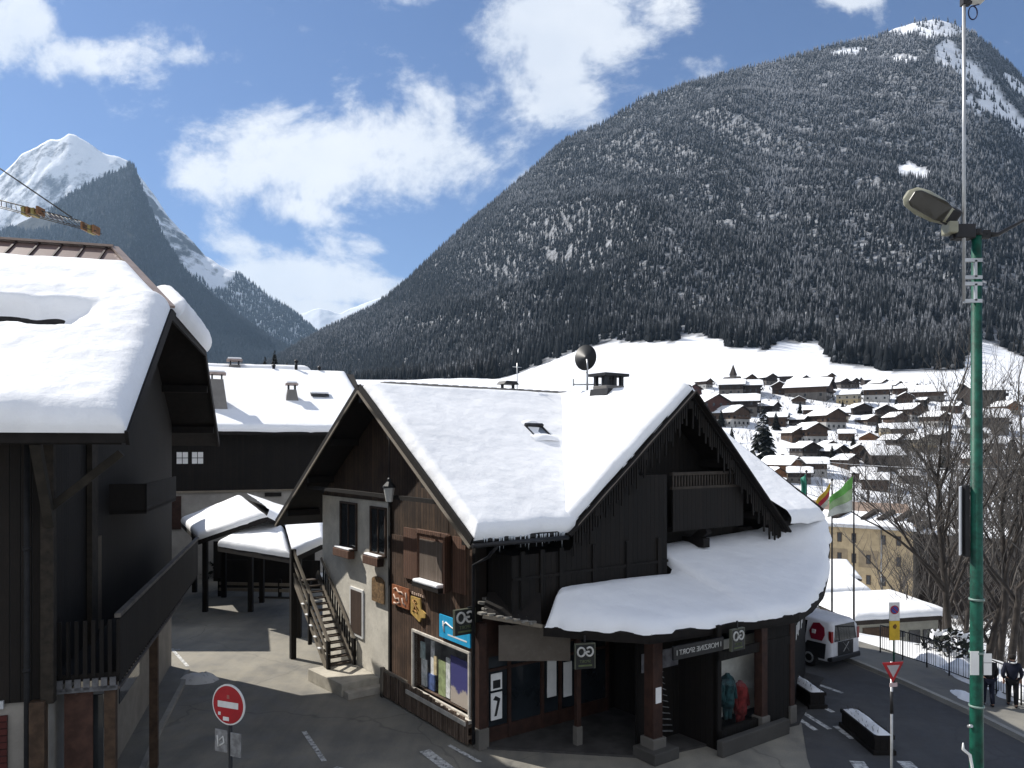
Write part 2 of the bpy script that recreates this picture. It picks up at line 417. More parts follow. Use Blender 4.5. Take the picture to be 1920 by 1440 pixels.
def grid_obj(name, X, Y, Z, mat, uv=False):
    a, b = X.shape; co = np.stack([X, Y, Z], -1).reshape(-1, 3).astype(np.float32)
    i = np.arange(a * b).reshape(a, b)
    f = np.stack([i[:-1, :-1], i[:-1, 1:], i[1:, 1:], i[1:, :-1]], -1).reshape(-1, 4)
    me = bpy.data.meshes.new(name); me.vertices.add(len(co)); me.vertices.foreach_set('co', co.ravel())
    me.loops.add(f.size); me.loops.foreach_set('vertex_index', f.ravel().astype(np.int32))
    me.polygons.add(len(f)); me.polygons.foreach_set('loop_start', (np.arange(len(f)) * 4).astype(np.int32))
    me.polygons.foreach_set('use_smooth', np.ones(len(f), bool))
    me.materials.append(mat); me.update(calc_edges=True); me.validate()
    o = bpy.data.objects.new(name, me); COL.objects.link(o); return o

def m_hill():
    t = NT('hillside_snow'); v = t.co(); at = t.nd('ShaderNodeAttribute'); at.attribute_name = 'wood'
    n = t.noise(.05, 6, .65); n2 = t.noise(.35, 5, .65)
    c = t.mix(t.rng(n, .3, .7), (.72, .74, .78), (.84, .86, .9))
    c = t.mix(t.math('MULTIPLY', t.rng(n2, .55, .7), .42), c, (.17, .155, .14))
    wf = t.rng(t.math('ADD', t.noise(.09, 5, .7), t.math('MULTIPLY', t.noise(.5, 3, .6), .3)), .48, .78)
    c = t.mix(at.outputs['Fac'], c, t.mix(wf, (.035, .034, .034), (.3, .31, .33)))
    t.col(c); t.rough(.8); t.b.inputs['Specular IOR Level'].default_value = .1; t.bump(t.noise(.2, 5, .6), .4, 1.5); return t.mat
HILL = m_hill()
X, Y = np.meshgrid(np.linspace(-90, 110, 201), np.linspace(-30, 125, 156))
Z = plateau(X, Y) - .02
zfar = terr_z(960 + F * X / np.maximum(Y, 60), np.maximum(Y, 60))
k = sstep(85, 122, Y) * sstep(-25, 5, X); Z = Z * (1 - k) + zfar * k
struct(grid_obj('ground', X, Y, Z, SNOWG))
px = np.concatenate([np.arange(-700, 400, 30), np.arange(400, 2060, 9), np.arange(2060, 2700, 30)]).astype(float)
dd = np.concatenate([np.linspace(118, 440, 40), np.linspace(450, 2400, 150), np.linspace(2450, 3200, 10)])
PXg, DD = np.meshgrid(px, dd); Zt = terr_z(PXg, DD); Zt[0] -= 6
hill = struct(grid_obj('hillside', (PXg - 960) / F * DD, DD, Zt, HILL))
CLEAR = [(1745, 44, 95, 27, 0), (1712, 324, 34, 15, 10), (1590, 97, 36, 7, -8), (1690, 110, 26, 8, 0), (1850, 165, 95, 13, 50), (1800, 120, 40, 17, 60), (1880, 205, 70, 16, 42),
         (1775, 100, 22, 26, 0), (1840, 200, 34, 12, 30), (1905, 160, 30, 10, 45), (930, 690, 30, 6, -20), (1200, 622, 60, 5, -8), (980, 655, 40, 5, -30)]
def in_clear(p, y):
    c = np.zeros(np.shape(p), bool)
    for cx, cy, rx, ry, rot in CLEAR:
        a = math.radians(rot); dx, dy = p - cx, y - cy; u = dx * math.cos(a) + dy * math.sin(a); v = -dx * math.sin(a) + dy * math.cos(a)
        c |= (u / rx) ** 2 + (v / ry) ** 2 < 1 + (fbm(p / 26., y / 26., 3) - .45) * 1.2
    return c
Yp = HZ - (Zt - H) / DD * F
wood = ((Yp < ip(FOOT, PXg) + 2) & ~in_clear(PXg, Yp) & (DD > 470)).astype(np.float32)
wa = hill.data.attributes.new('wood', 'FLOAT', 'POINT'); wa.data.foreach_set('value', wood.ravel())

# ------------------------------------------------------------------ the forest on the slopes
def m_tree(name, dark, frost, lo, hi):
    t = NT(name); at = t.nd('ShaderNodeAttribute'); at.attribute_name = 'frost'
    ge = t.nd('ShaderNodeNewGeometry'); nz = t.sep(ge.outputs['Normal'])[2]
    n = t.noise(.35, 4, .7); n1 = t.noise(.012, 4, .6)
    f = t.math('ADD', t.math('MULTIPLY', at.outputs['Fac'], .8), t.math('MULTIPLY', t.math('SUBTRACT', n, .5), 1.1))
    f = t.math('ADD', f, t.math('MULTIPLY', t.math('SUBTRACT', nz, .3), .5))
    c = t.mix(t.rng(f, lo, hi), dark, frost)
    t.col(t.mix(t.math('MULTIPLY', t.rng(n1, .4, .7), .3), c, dark)); t.rough(.95); t.b.inputs['Specular IOR Level'].default_value = .05
    return t.mat
def forest(name, pos, hgt, rad, frost, mat, sides=6, tiers=2, seed=1):
    rs = np.random.RandomState(seed); n = len(pos)
    tv = []; tf = []
    tz = [(0.06, .62, 1.0), (.36, 1.0, .62)] if tiers == 2 else [(.05, .5, 1.0), (.28, .76, .74), (.55, 1.0, .46)]
    for (z0, z1, rr) in tz:
        o = len(tv)
        for j in range(sides):
            a = 2 * math.pi * j / sides; tv.append((rr * math.cos(a), rr * math.sin(a), z0))
        tv.append((0, 0, z1))
        for j in range(sides): tf.append((o + j, o + (j + 1) % sides, o + sides))
    tv = np.array(tv); tf = np.array(tf); k = len(tv)
    ang = rs.rand(n, 1) * 6.28; c, s = np.cos(ang), np.sin(ang)
    jit = .62 + .6 * rs.rand(n, k); r = rad[:, None] * jit
    vx = (tv[:, 0] * c - tv[:, 1] * s) * r; vy = (tv[:, 0] * s + tv[:, 1] * c) * r
    vz = (tv[:, 2] + (rs.rand(n, k) - .5) * .13 * (np.hypot(tv[:, 0], tv[:, 1]) > 0)) * hgt[:, None]
    lean = (rs.rand(n, 2) - .5) * .05
    co = np.stack([vx + pos[:, :1] + lean[:, :1] * vz, vy + pos[:, 1:2] + lean[:, 1:] * vz, vz + pos[:, 2:3]], -1).reshape(-1, 3).astype(np.float32)
    f = (tf[None] + (np.arange(n) * k)[:, None, None]).reshape(-1, 3).astype(np.int32)
    me = bpy.data.meshes.new(name); me.vertices.add(len(co)); me.vertices.foreach_set('co', co.ravel())
    me.loops.add(f.size); me.loops.foreach_set('vertex_index', f.ravel())
    me.polygons.add(len(f)); me.polygons.foreach_set('loop_start', (np.arange(len(f)) * 3).astype(np.int32))
    me.materials.append(mat); me.update(calc_edges=True)
    a = me.attributes.new('frost', 'FLOAT', 'POINT'); a.data.foreach_set('value', np.repeat(frost, k).astype(np.float32))
    o = bpy.data.objects.new(name, me); COL.objects.link(o); o['kind'] = 'stuff'; return o

def scatter(n, p0, p1, dlo, dhi, seed):
    rs = np.random.RandomState(seed); P = []; D = []
    while len(P) < n:
        p = p0 + (p1 - p0) * rs.rand(n); d = np.sqrt(rs.rand(n) * (2300 ** 2 - 480 ** 2) + 480 ** 2)
        ok = (d > dlo(p)) & (d < dhi(p)); P += list(p[ok]); D += list(d[ok])
    return np.array(P[:n]), np.array(D[:n]), rs
NT_ = 74000
p, d, rs = scatter(NT_, 430, 2080, lambda p: ip(FD, p) * .72, lambda p: ip(RD, p) + 30, 3)
z = terr_z(p, d); y = HZ - (z - H) / d * F
clear = y > ip(FOOT, p) + (fbm(p / 14., d / 40., 3) - .45) * 12
clear |= in_clear(p, y)
thin = (fbm(p / 60., y / 40., 4) > .7) & (rs.rand(len(p)) < .3)
keep = (~clear | ((rs.rand(len(p)) < .1) & (y < 260))) & ~thin; p, d, z, y = p[keep], d[keep], z[keep], y[keep]
alt = np.clip((700 - y) / 600, 0, 1)
hg = (9 + 15 * rs.rand(len(p)) ** .8) * (1 - .2 * alt); rd = hg * (.13 + .05 * rs.rand(len(p)))
fr = np.clip(.1 + .42 * alt + .3 * rs.rand(len(p)) - .08 + (fbm(p / 90., y / 90., 3) - .47) * .5, 0, 1)
TREE = m_tree('frosted_conifer', (.010, .0115, .013), (.22, .232, .26), .36, 1.02)
pos = np.stack([(p - 960) / F * d, d, z - 1], -1)
tag(forest('conifer_forest', pos, hg, rd, fr, TREE, 6, 2, 4), 'frosted dark conifer forest covering the big mountainside on the right', 'forest')

# bare brown wood along the foot of the slope
# ------------------------------------------------------------------ the mountains further off, on the left
def m_rock(name, forest_c, snowy):
    t = NT(name); ge = t.nd('ShaderNodeNewGeometry'); nz = t.sep(ge.outputs['Normal'])[2]
    n = t.noise(.0035, 8, .68); n2 = t.noise(.018, 6, .7)
    f = t.math('ADD', t.math('ADD', nz, t.math('MULTIPLY', t.math('SUBTRACT', n, .5), 1.1)), t.math('MULTIPLY', t.math('SUBTRACT', n2, .5), .6))
    c = t.mix(t.rng(f, snowy - .1, snowy + .14), forest_c, (.82, .84, .88))
    t.col(c); t.rough(.9); t.b.inputs['Specular IOR Level'].default_value = .1; t.bump(n2, .6, 15); return t.mat
def mount(name, ridge, base_y, dnear, dridge, mat, amp=120, p0=-500, p1=800, sc=500, ret=False, seed=0):
    px = np.linspace(p0, p1, 220); t = np.concatenate([np.linspace(0, 1, 90), np.linspace(1.03, 1.6, 10)])
    PXm, T = np.meshgrid(px, t)
    dn = ip(dnear, PXm) if isinstance(dnear, list) else dnear; dr = ip(dridge, PXm) if isinstance(dridge, list) else dridge
    ry = ip(ridge, PXm); by = base_y
    D = dn + (dr - dn) * T; tt = np.clip(T, 0, 1)
    yy = by + (ry - by) * (tt * .8 + .2 * np.sin(tt * np.pi / 2)) + np.clip(T - 1, 0, 1) * (by - ry) * 1.4
    Zm = H + (HZ - yy) / F * D; Xm = (PXm - 960) / F * D
    g = fbm(Xm / sc + seed, D / sc / 1.5 + seed, 6, True) - .6
    Zm = Zm + g * amp * np.sin(np.clip(T, 0, 1) * np.pi) ** .6 + (fbm(Xm / 90 + 5, D / 90, 4) - .47) * amp * .25 * tt * (T < 1.02)
    o = struct(grid_obj(name, Xm, D, Zm, mat))
    return (PXm, T, Xm, D, Zm) if ret else o
ROCK = m_rock('snowy_rock', (.14, .15, .175), .37)
ROCK2 = m_rock('snow_and_rock_slope', (.07, .075, .08), .6)
FLOOR = m_rock('forest_floor', (.02, .025, .028), 1.5)
mount('snowy_peak', [(-500, 470), (-120, 400), (0, 330), (40, 290), (75, 270), (105, 262), (128, 249), (160, 263), (200, 290), (240, 303), (300, 380), (420, 560), (800, 740)], 640, 4400, 5300, ROCK, 190, -400, 520, 420, seed=2)
G2 = mount('snowy_ridge', [(-500, 700), (150, 420), (240, 318), (272, 360), (310, 398), (350, 440), (385, 478), (420, 500), (460, 520), (500, 552), (550, 586), (596, 622), (700, 680), (900, 730)], 735, 3600, 4500, ROCK2, 150, 100, 760, 380, True, seed=5)
R2 = [(0, 0), (240, 70), (300, 62), (350, 80), (390, 62), (425, 40), (445, 0), (900, 0)]
SHO = [(-500, 560), (-100, 470), (0, 440), (60, 405), (100, 388), (140, 362), (170, 345), (205, 326), (232, 314), (246, 303), (256, 322), (272, 368), (286, 400), (310, 450), (345, 505), (400, 562), (450, 600), (500, 636), (560, 672), (640, 720), (800, 745)]
G = mount('forested_mountain', SHO, 745, 2500, [(-500, 3900), (246, 3500), (500, 3200), (800, 3000)], FLOOR, 110, -450, 720, 400, True, seed=8)
mount('far_snowy_peak', [(300, 690), (480, 620), (560, 590), (600, 578), (640, 588), (690, 566), (740, 550), (800, 600), (1000, 690)], 720, 8200, 9000, ROCK, 150, 300, 1000, 700, seed=4)
def dress(G, n, p0, p1, seed):
    PXm, T, Xm, D, Zm = G; rs = np.random.RandomState(seed)
    ok = (T[:-1, :-1] < 1.0) & (PXm[:-1, :-1] > p0) & (PXm[:-1, :-1] < p1)
    ii, jj = np.nonzero(ok); wgt = D[ii, jj]; pick = rs.choice(len(ii), n, p=wgt / wgt.sum()); ii, jj = ii[pick], jj[pick]
    a, b = rs.rand(n), rs.rand(n)
    bl = lambda A: (A[ii, jj] * (1 - a) + A[ii + 1, jj] * a) * (1 - b) + (A[ii, jj + 1] * (1 - a) + A[ii + 1, jj + 1] * a) * b
    pos = np.stack([bl(Xm), bl(D), bl(Zm) - 2], -1)
    return pos, 960 + F * pos[:, 0] / pos[:, 1], HZ - (pos[:, 2] - H) / pos[:, 1] * F
pos, ppx, ppy = dress(G, 30000, -80, 690, 11)
TREE2 = m_tree('haze_blue_conifer', (.008, .014, .022), (.16, .19, .24), .7, 1.35)  # blue of the distant haze put into the tree colours
pos2, p2, y2 = dress(G2, 12000, 230, 690, 13)
rg2 = ip([(150, 420), (240, 318), (272, 360), (310, 398), (350, 440), (385, 478), (420, 500), (460, 520), (500, 552), (550, 586), (596, 622), (700, 680)], p2)
k2 = y2 > rg2 + ip(R2, p2) * (.6 + .8 * fbm(p2 / 25., y2 / 25., 3)); pos = np.concatenate([pos, pos2[k2]]); ppx = np.concatenate([ppx, p2[k2]]); ppy = np.concatenate([ppy, y2[k2]])
n = len(pos); rs = np.random.RandomState(9)
hg = 22 + 12 * rs.rand(n); fr = np.clip(.1 + .45 * rs.rand(n) + (pos[:, 2] / 1300) * .35, 0, 1)
ppx = 960 + F * pos[:, 0] / pos[:, 1]; ppy = HZ - (pos[:, 2] - H) / pos[:, 1] * F
hole = ((ppx - 60) / 55) ** 2 + ((ppy - 415) / 18) ** 2 < .8 + fbm(ppx / 20, ppy / 12, 3) * .8
hole |= ((ppx - 246) / 8) ** 2 + ((ppy - 446) / 6) ** 2 < 1
kp = ~hole
tag(forest('distant_forest', pos[kp], hg[kp], hg[kp] * (.16 + .05 * rs.rand(kp.sum())), fr[kp], TREE2, 5, 2, 12), 'bluish dark conifer forest covering the pointed mountain on the left', 'forest')
# ------------------------------------------------------------------ streets
def sheet(name, pts, z, mat, sub=0):
    m = MB(); m.poly([(x, y, z) for x, y in pts]); return struct(m.build(name, mat))
g = lambda px, py: tuple(PX(px, py))[:2]
# one asphalt sheet: the lane on the left, the crossing in front, the road leaving on the right
RD_E = [(13.3, -25), (13.6, 14), (14.1, 20), (13.9, 22.5), (13.4, 25.5), (12.6, 29), (11.2, 32.5), (8.5, 36)]
sheet('road', [(-14, -25), (-13.2, 8), (-14.6, 20), (-18.0, 32), (-20.5, 42), (-20.5, 47), (-2, 47), (-2, 42), (6.5, 38), (8.5, 36)] + RD_E[::-1][1:], .004, ASPH)
sheet('right_road_surface', [(5.5, -25), (6.5, 15), (7.6, 19.5), (8.9, 23.5), (10.2, 27), (9, 31.5), (6, 34.5), (7.6, 35.8), (11.0, 32.2), (12.4, 28.9), (13.2, 25.4), (13.7, 22.4), (13.9, 20), (13.4, 14), (13.1, -25)], .008, ASPH2)
# pavement with kerb on the far side of the right-hand road
m = MB(); E = RD_E
m.prism([(x, y, 0) for x, y in E] + [(x + 2.1, y + .6, 0) for x, y in E[::-1]], (0, 0, .12))
struct(m.build('pavement', PAVE))
m = MB()
for (x0, y0), (x1, y1) in zip(E, E[1:]): m.bar((x0 - .07, y0, .065), (x1 - .07, y1, .065), .16, .15)
struct(m.build('kerb', CONC))
# pavement along the left chalet
LK = [PX(258, 1470), PX(300, 1370), PX(341, 1290), PX(352, 1262)]
m = MB(); m.prism([(-14, 10, 0), (-7.4, 10, 0)] + [(p.x, p.y, 0) for p in LK] + [(-16.5, 30, 0)], (0, 0, .11))
struct(m.build('left_pavement', PAVE))
m = MB()
for a, b in zip(LK, LK[1:]): m.bar((a.x, a.y, .06), (b.x, b.y, .06), .14, .13)
struct(m.build('left_kerb', CONC))
# painted markings
m = MB(); zz = .014
def stripe(a, b, w):
    a, b = PX(*a), PX(*b); d = (b - a).normalized(); s = Vector((-d.y, d.x, 0)) * w / 2
    m.poly([(q.x, q.y, zz) for q in (a - s, b - s, b + s, a + s)])
stripe((570, 1372), (608, 1428), .13)
stripe((288, 1186), (318, 1212), .12); stripe((322, 1217), (352, 1250), .12)
stripe((292, 1221), (338, 1218), .1); stripe((290, 1259), (352, 1258), .1)
for a, b in (((1534, 1284), (1580, 1300)), ((1498, 1332), (1556, 1368)), ((1535, 1322), (1562, 1336)), ((1566, 1362), (1598, 1386)), ((1500, 1350), (1530, 1370))): stripe(a, b, .16)
for k in range(2): stripe((1606 + k * 88, 1428), (1640 + k * 104, 1475), .36)
stripe((796, 1408), (846, 1446), .3); stripe((842, 1398), (900, 1430), .12); stripe((640, 1440), (620, 1452), .3)
mk = struct(m.build('road_marking', PAINT))
# heap of grey snow left on the lane, and slush along the edges
def mound(name, cx, cy, rx, ry, h, mat, seed, z0=0, n=22):
    P = []
    for i in range(n + 1):
        row = []
        for j in range(n + 1):
            u, v = i / n * 2 - 1, j / n * 2 - 1; r = math.hypot(u, v)
            f = max(0, 1 - r * r) ** .8; nz = float(fbm(u * 2.2 + seed, v * 2.2 + seed * 3, 4)); rr = .75 + .5 * float(fbm(math.atan2(v, u) * 1.1 + seed + 9, seed, 3))
            row.append((cx + u * rx * rr, cy + v * ry * rr, z0 - .03 + h * f * (.45 + 1.1 * nz)))
        P.append(row)
    m = MB(); m.grid(P); return m.build(name, mat)
p = PX(372, 1276); tag(mound('snow_heap', p.x, p.y, .75, .5, .3, PACK, 3), 'low grey heap of old snow on the asphalt behind the no entry sign', 'snow heap')
# ------------------------------------------------------------------ the shop chalet (local x: along its front, y: back along its lane side)
SH = Vector((-.93, 20.29, 0)); SR = math.atan2(.583, .812)
shop = thing('shop_chalet', 'dark timber chalet shop with snowy cross gable roof on the street corner', 'chalet', SH, SR)
def wl(x, y, z=0):                                    # shop-local to world
    return Vector((SH.x + x * math.cos(SR) - y * math.sin(SR), SH.y + x * math.sin(SR) + y * math.cos(SR), z))
APX = 5.27; RZ = 9.99
roof_y = lambda y: RZ - (.643 * (APX - y) if y < APX else .62 * (y - APX))
# lane-side walls
m = MB()
zt = 6.25
m.box(0, .35, 5.03, 10.9, 0, zt); m.box(.35, 11, 10.55, 10.9, 0, zt)
m.build('stucco_wall', STUC, shop)
m = MB()                                              # timber wall with a real opening for the shop window
for (y0, y1, z0, z1) in ((0, .3, 0, 5.25), (.3, 3.42, 2.42, 5.25), (.3, 3.42, 0, .75), (3.42, 5.03, 0, 5.25)): m.box(-.06, .3, y0, y1, z0, z1)
m.build('timber_wall', BWOOD, shop)
m = MB()                                              # gable cladding following the roof
pts = [(-.03, 0, 5.25), (-.03, 5.03, 5.25), (-.03, 5.03, zt), (-.03, 10.9, zt), (-.03, 10.9, roof_y(10.9) - .3), (-.03, APX, RZ - .3), (-.03, 0, roof_y(0) - .3)]
m.prism(pts, (.3, 0, 0)); m.build('gable_cladding', m_planks('gable_planks', (.03, .018, .012), (.11, .07, .045), .17, 'y', .6), shop)
m = MB(); m.box(.3, 11, 9.0, 9.3, 0, 5.5); m.box(10.7, 11, 0, 10.9, 0, 5.6); m.build('rear_wall', DWOOD, shop)
m = MB(); m.box(-.1, .12, 4.98, 5.1, 0, 6.3); m.box(-.1, .02, -.06, .1, 0, 5.4); m.build('corner_post', BEAM, shop)
# main roof: deck, rafters and barge boards
VX, VY = 2.02, -1.29
def rz(y): return roof_y(y)
m = MB(); th = .2
def deck(m, pts, t=.2): m.prism(pts, (0, 0, -t))
deck(m, [(-1, VY, rz(VY)), (VX, VY, rz(VY)), (7.04, 5.04, rz(5.04)), (7.04, APX, RZ), (-1, APX, RZ)])
deck(m, [(-1, APX, RZ), (14, APX, RZ), (14, 13.16, rz(13.16)), (-1, 13.16, rz(13.16))])
deck(m, [(7.04, APX, RZ), (14, APX, RZ), (14, VY, rz(VY)), (11.8, VY, rz(VY) - .3), (7.04, 5.04, 9.84)])
m.build('roof', BEAM, shop)
m = MB()
for y0, y1 in ((VY - .02, APX), (APX, 13.18)): m.bar((-1.03, y0, rz(y0) - .1), (-1.03, y1, rz(y1) - .1), .06, .3)
m.build('barge_board', BEAM, shop); m = MB()
for y0, y1 in ((VY - .02, APX), (APX, 13.18)): m.bar((-1.08, y0, rz(y0) - .2), (-1.08, y1, rz(y1) - .2), .04, .07)
m.build('verge_strip', TRIM, shop)
m = MB()
for y in (-.9, 1.2, 3.3, 7.6, 9.8, 12): m.bar((-1, y, rz(y) - .35), (.3, y, rz(y) - .35), .16, .22)
m.bar((-1, APX, RZ - .4), (1, APX, RZ - .4), .22, .3)
m.bar((-.75, .6, rz(.6) - .45), (-.75, 10.4, rz(.6) - .45), .12, .12)
parts('purlin', BEAM, shop, lambda q: (q.v.extend(m.v), q.f.extend(m.f), q.m.extend(m.m), q.sm.extend(m.sm)))
m = MB(); m.bar((2.0, VY + .02, 5.73), (-1.05, VY + .02, 5.73), .1, .1); m.tube([(-1.05, VY - .1, 5.6), (2.0, VY - .1, 5.6)], .06, 8)
m.tube([(-.25, VY - .1, 5.6), (-.25, -.9, 5.2), (-.2, -.12, 4.9), (-.2, -.12, .15)], .045, 8); m.build('gutter', DMETAL, shop)
# snow on the main roof
m = MB(); m.grid(slab((-.95, VY - .03, rz(VY)), (2.25, VY - .03, rz(VY)), (7.3, 5.15, rz(5.15)), (-.95, 5.2, rz(5.2)), .34, (1, 0, 1, 1), 34, .05, 1, .09))
m.grid(slab((-.9, 13.2, rz(13.2)), (14, 13.2, rz(13.2)), (14, 5.3, RZ), (-.9, 5.3, RZ), .3, (1, 1, 1, 1), 16, .05, 2))
m.build('main_roof_snow', SNOW, shop)
rnd = random.Random(31); m = MB()
for k in range(34):
    x = -.7 + 2.6 * rnd.random(); l_ = .12 + .3 * rnd.random() ** 2; m.lathe([(.002, -l_), (.012, -l_ * .4), (.022, 0)], (x, VY - .08 + .05 * rnd.random(), rz(VY) - .02), 5)
m.build('icicle_row', m_plain('ice', (.5, .54, .58), .15, .1, 5), shop)['kind'] = 'stuff'
# ridge of bare dark tiles
m = MB()
for k in range(40):
    x = -.2 + k * .2; m.bar((x, APX + .05, RZ + .1 + .012 * (k % 2)), (x + .2, APX + .05, RZ + .1 + .012 * (k % 2)), .3, .1)
m.build('ridge_tile', STONE, shop)
# front wing
FA, FZ = 7.04, 9.84
wz = lambda x: FZ - (.81 * (FA - x) if x < FA else .947 * (x - FA))
m = MB()
deck(m, [(VX, VY, wz(VX)), (FA, VY, FZ), (FA, 5.3, FZ), (FA - .02, 5.04, FZ)])
deck(m, [(FA, VY, FZ), (11.9, VY, wz(11.9)), (11.9, 4, wz(11.9)), (FA, 9, FZ)])
m.build('front_roof', BEAM, shop)
m = MB()
for x0, x1 in ((VX, FA), (FA, 11.9)): m.bar((x0, VY - .03, wz(x0) - .12), (x1, VY - .03, wz(x1) - .12), .06, .34, (0, 1, 0))
m.build('front_barge_board', BEAM, shop)
m = MB()                                              # fretted fringe hanging under the barge boards
rnd = random.Random(4)
for x0, x1 in ((VX + .3, FA - .1), (FA + .1, 11.7)):
    n = 46
    for k in range(n):
        x = x0 + (x1 - x0) * k / n; h = .35 + .3 * rnd.random() + (.25 if k % 3 == 0 else 0)
        m.box(x, x + abs(x1 - x0) / n * .62, VY + .05, VY + .09, wz(x) - .3 - h, wz(x) - .28)
m.build('fretwork_fringe', DWOOD, shop)
m = MB(); m.grid(slab((VX - .05, VY, wz(VX) - .02), (FA, VY, FZ), (FA, 6.2, FZ), (VX + 4.6, 4.6, wz(VX + 4.6)), .32, (1, 0, 0, 0), 30, .04, 5, .04))
m.grid(slab((FA, VY, FZ), (11.9, VY, wz(11.9)), (11.9, 4, wz(11.9)), (FA, 9, FZ), .25, (1, 0, 0, 0), 18, .04, 6, .03))
m.build('front_roof_snow', SNOW, shop)
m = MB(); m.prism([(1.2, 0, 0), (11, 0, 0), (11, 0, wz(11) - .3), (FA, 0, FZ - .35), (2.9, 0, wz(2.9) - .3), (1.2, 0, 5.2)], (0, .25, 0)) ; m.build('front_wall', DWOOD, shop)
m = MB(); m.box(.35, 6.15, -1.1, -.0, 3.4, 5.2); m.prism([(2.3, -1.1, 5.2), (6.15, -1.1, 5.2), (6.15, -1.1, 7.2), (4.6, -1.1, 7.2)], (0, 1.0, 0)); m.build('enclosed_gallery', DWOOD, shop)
m = MB()
for x in (.6, 1.25, 1.9, 3.1, 4.4, 5.7): m.box(x, x + .14, -1.16, -1.1, 3.7, 5.3)
m.box(.35, 6.15, -1.15, -1.1, 4.55, 4.63); m.build('gallery_rail', DWOOD, shop)
bal = part('balcony', DWOOD, shop, lambda m: (m.box(6.5, 9.9, -1.0, 0, 5.42, 5.55), m.box(6.5, 9.9, -1.02, -.96, 5.45, 6.75)))
def f(m):
    m.box(6.45, 9.95, -1.05, -.93, 7.15, 7.25); m.box(6.45, 9.95, -1.04, -.94, 6.72, 6.8)
    for k in range(26): x = 6.5 + k * .134; m.box(x, x + .06, -1.01, -.97, 6.75, 7.2)
part('railing', m_plain('balcony_rail_wood', (.035, .028, .022), .8, .3, 6), bal, f)
parts('beam_end', BEAM, shop, lambda m: [m.bar((x, -1.25, wz(x) - .5), (x, 0, wz(x) - .5), .2, .24) for x in (3.2, 5.1, FA, 9.0, 10.9)])
part('balcony_strut', BEAM, bal, lambda m: (m.bar((8.2, -.05, 4.75), (8.2, -.95, 5.4), .22, .26), m.bar((8.2, -.9, 4.95), (8.2, .0, 4.95), .3, .3)))
# the flared skirt roof over the shop front
ST = [((1.75, -1.25, 4.05), (.95, -1.72, 3.44)), ((1.95, -1.2, 4.14), (1.35, -2.1, 3.42)), ((2.3, -1.18, 4.16), (2.1, -2.8, 3.36)), ((3.0, -1.18, 4.16), (2.98, -3.5, 3.3)),
      ((4.6, -1.18, 4.14), (4.6, -3.75, 3.3)), ((6.2, -1.18, 4.1), (6.3, -4.02, 3.3)), ((6.42, -1.05, 4.2), (6.6, -4.08, 3.3)), ((6.3, -.06, 4.78), (7.1, -4.2, 3.3)),
      ((8.0, -.04, 4.86), (8.1, -4.3, 3.32)), ((9.4, -.04, 4.9), (9.2, -4.05, 3.42)), ((10.6, -.1, 4.96), (10.4, -3.65, 3.62)), ((11.6, -.4, 5.06), (11.7, -3.0, 4.02)), ((12.5, -.75, 5.64), (13.0, -2.25, 4.85)), ((13.9, -1.25, 5.74), (13.7, -1.75, 5.3))]
def skirt(dz, T, nv=18, seed=0, rag=0.0, trim=None):
    P = []
    us = np.linspace(0, len(ST) - 1, 90 if T else 27)
    for u in us:
        i = min(int(u), len(ST) - 2); k = u - i
        a = Vector(ST[i][0]).lerp(Vector(ST[i + 1][0]), k); b = Vector(ST[i][1]).lerp(Vector(ST[i + 1][1]), k); row = []
        L = (b - a).length; ue = min(u, len(ST) - 1 - u) * 1.0
        vs = sorted(set([1 - e / L for e in ([0, .02, .07, .15, .28, .45, .7] if T else [0])] + list(np.linspace(0, 1 - .75 / L, nv))))
        for v in vs:
            p = a.lerp(b, v); e = (1 - v) * L; q = min(1, e / .3, ue / .35); q = min(q, 1); h = T * math.sqrt(max(0, 1 - (1 - q) ** 2))
            if T:
                s = float(fbm(p.x * .8 + seed, p.y * .8, 4)) - .47; s2 = float(fbm(p.x * 2.6 + 3, p.y * 2.6 + seed, 4)) - .47
                h *= 1 + .45 * s; h += .06 * s2 * q
                top = min(1, v * L / .3); h *= .55 + .45 * top
                p = p + (b - a).normalized() * (rag * (s2 * 2.4 + .05) * max(0, 1 - e / .5))
            row.append((p.x, p.y, p.z + dz + h))
        P.append(row)
    return P
m = MB(); A = skirt(-.02, 0, 6); Bq = skirt(-.2, 0, 6); m.grid(A, False); m.grid(Bq, False)
m.grid([[r[-1] for r in A], [r[-1] for r in Bq]], False); m.grid([[r[0] for r in A], [r[0] for r in Bq]], False); m.build('skirt_roof', BEAM, shop, fix=False)
m = MB(); m.grid(skirt(-.03, .21, 16, 4, .14)); m.build('skirt_roof_snow', SNOW, shop)
m = MB()
for i in range(len(ST) - 2):
    a, b = Vector(ST[i][1]), Vector(ST[i + 1][1]); m.bar(a + Vector((0, .06, -.16)), b + Vector((0, .06, -.16)), .05, .24)
m.build('fascia', BEAM, shop)
rnd = random.Random(8); m = MB()                      # tiles left bare at the corner
for r_ in range(4):
    for k in range(7 - r_):
        a = Vector((-.25, -.62, 3.72)).lerp(Vector((.86, -1.62, 3.47)), (k + .5 * (r_ % 2)) / 7) + Vector((.12 * r_, .17 * r_, .09 * r_))
        m.box(a.x - .09, a.x + .1, a.y - .09, a.y + .1, a.z - .03, a.z + .02 + .02 * rnd.random())
m.build('bare_tile', m_plain('weathered_shingle', (.2, .19, .17), .9, .4, 6), shop)
m = MB(); m.prism([(-.3, -.7, 3.6), (.88, -1.66, 3.38), (1.25, -1.15, 4.1), (.2, -.2, 4.1)], (0, 0, .06)); m.build('corner_canopy', BEAM, shop)
m = MB(); m.bar((-.3, -.72, 3.66), (.9, -1.68, 3.42), .05, .09); m.build('canopy_edge', TRIM, shop)
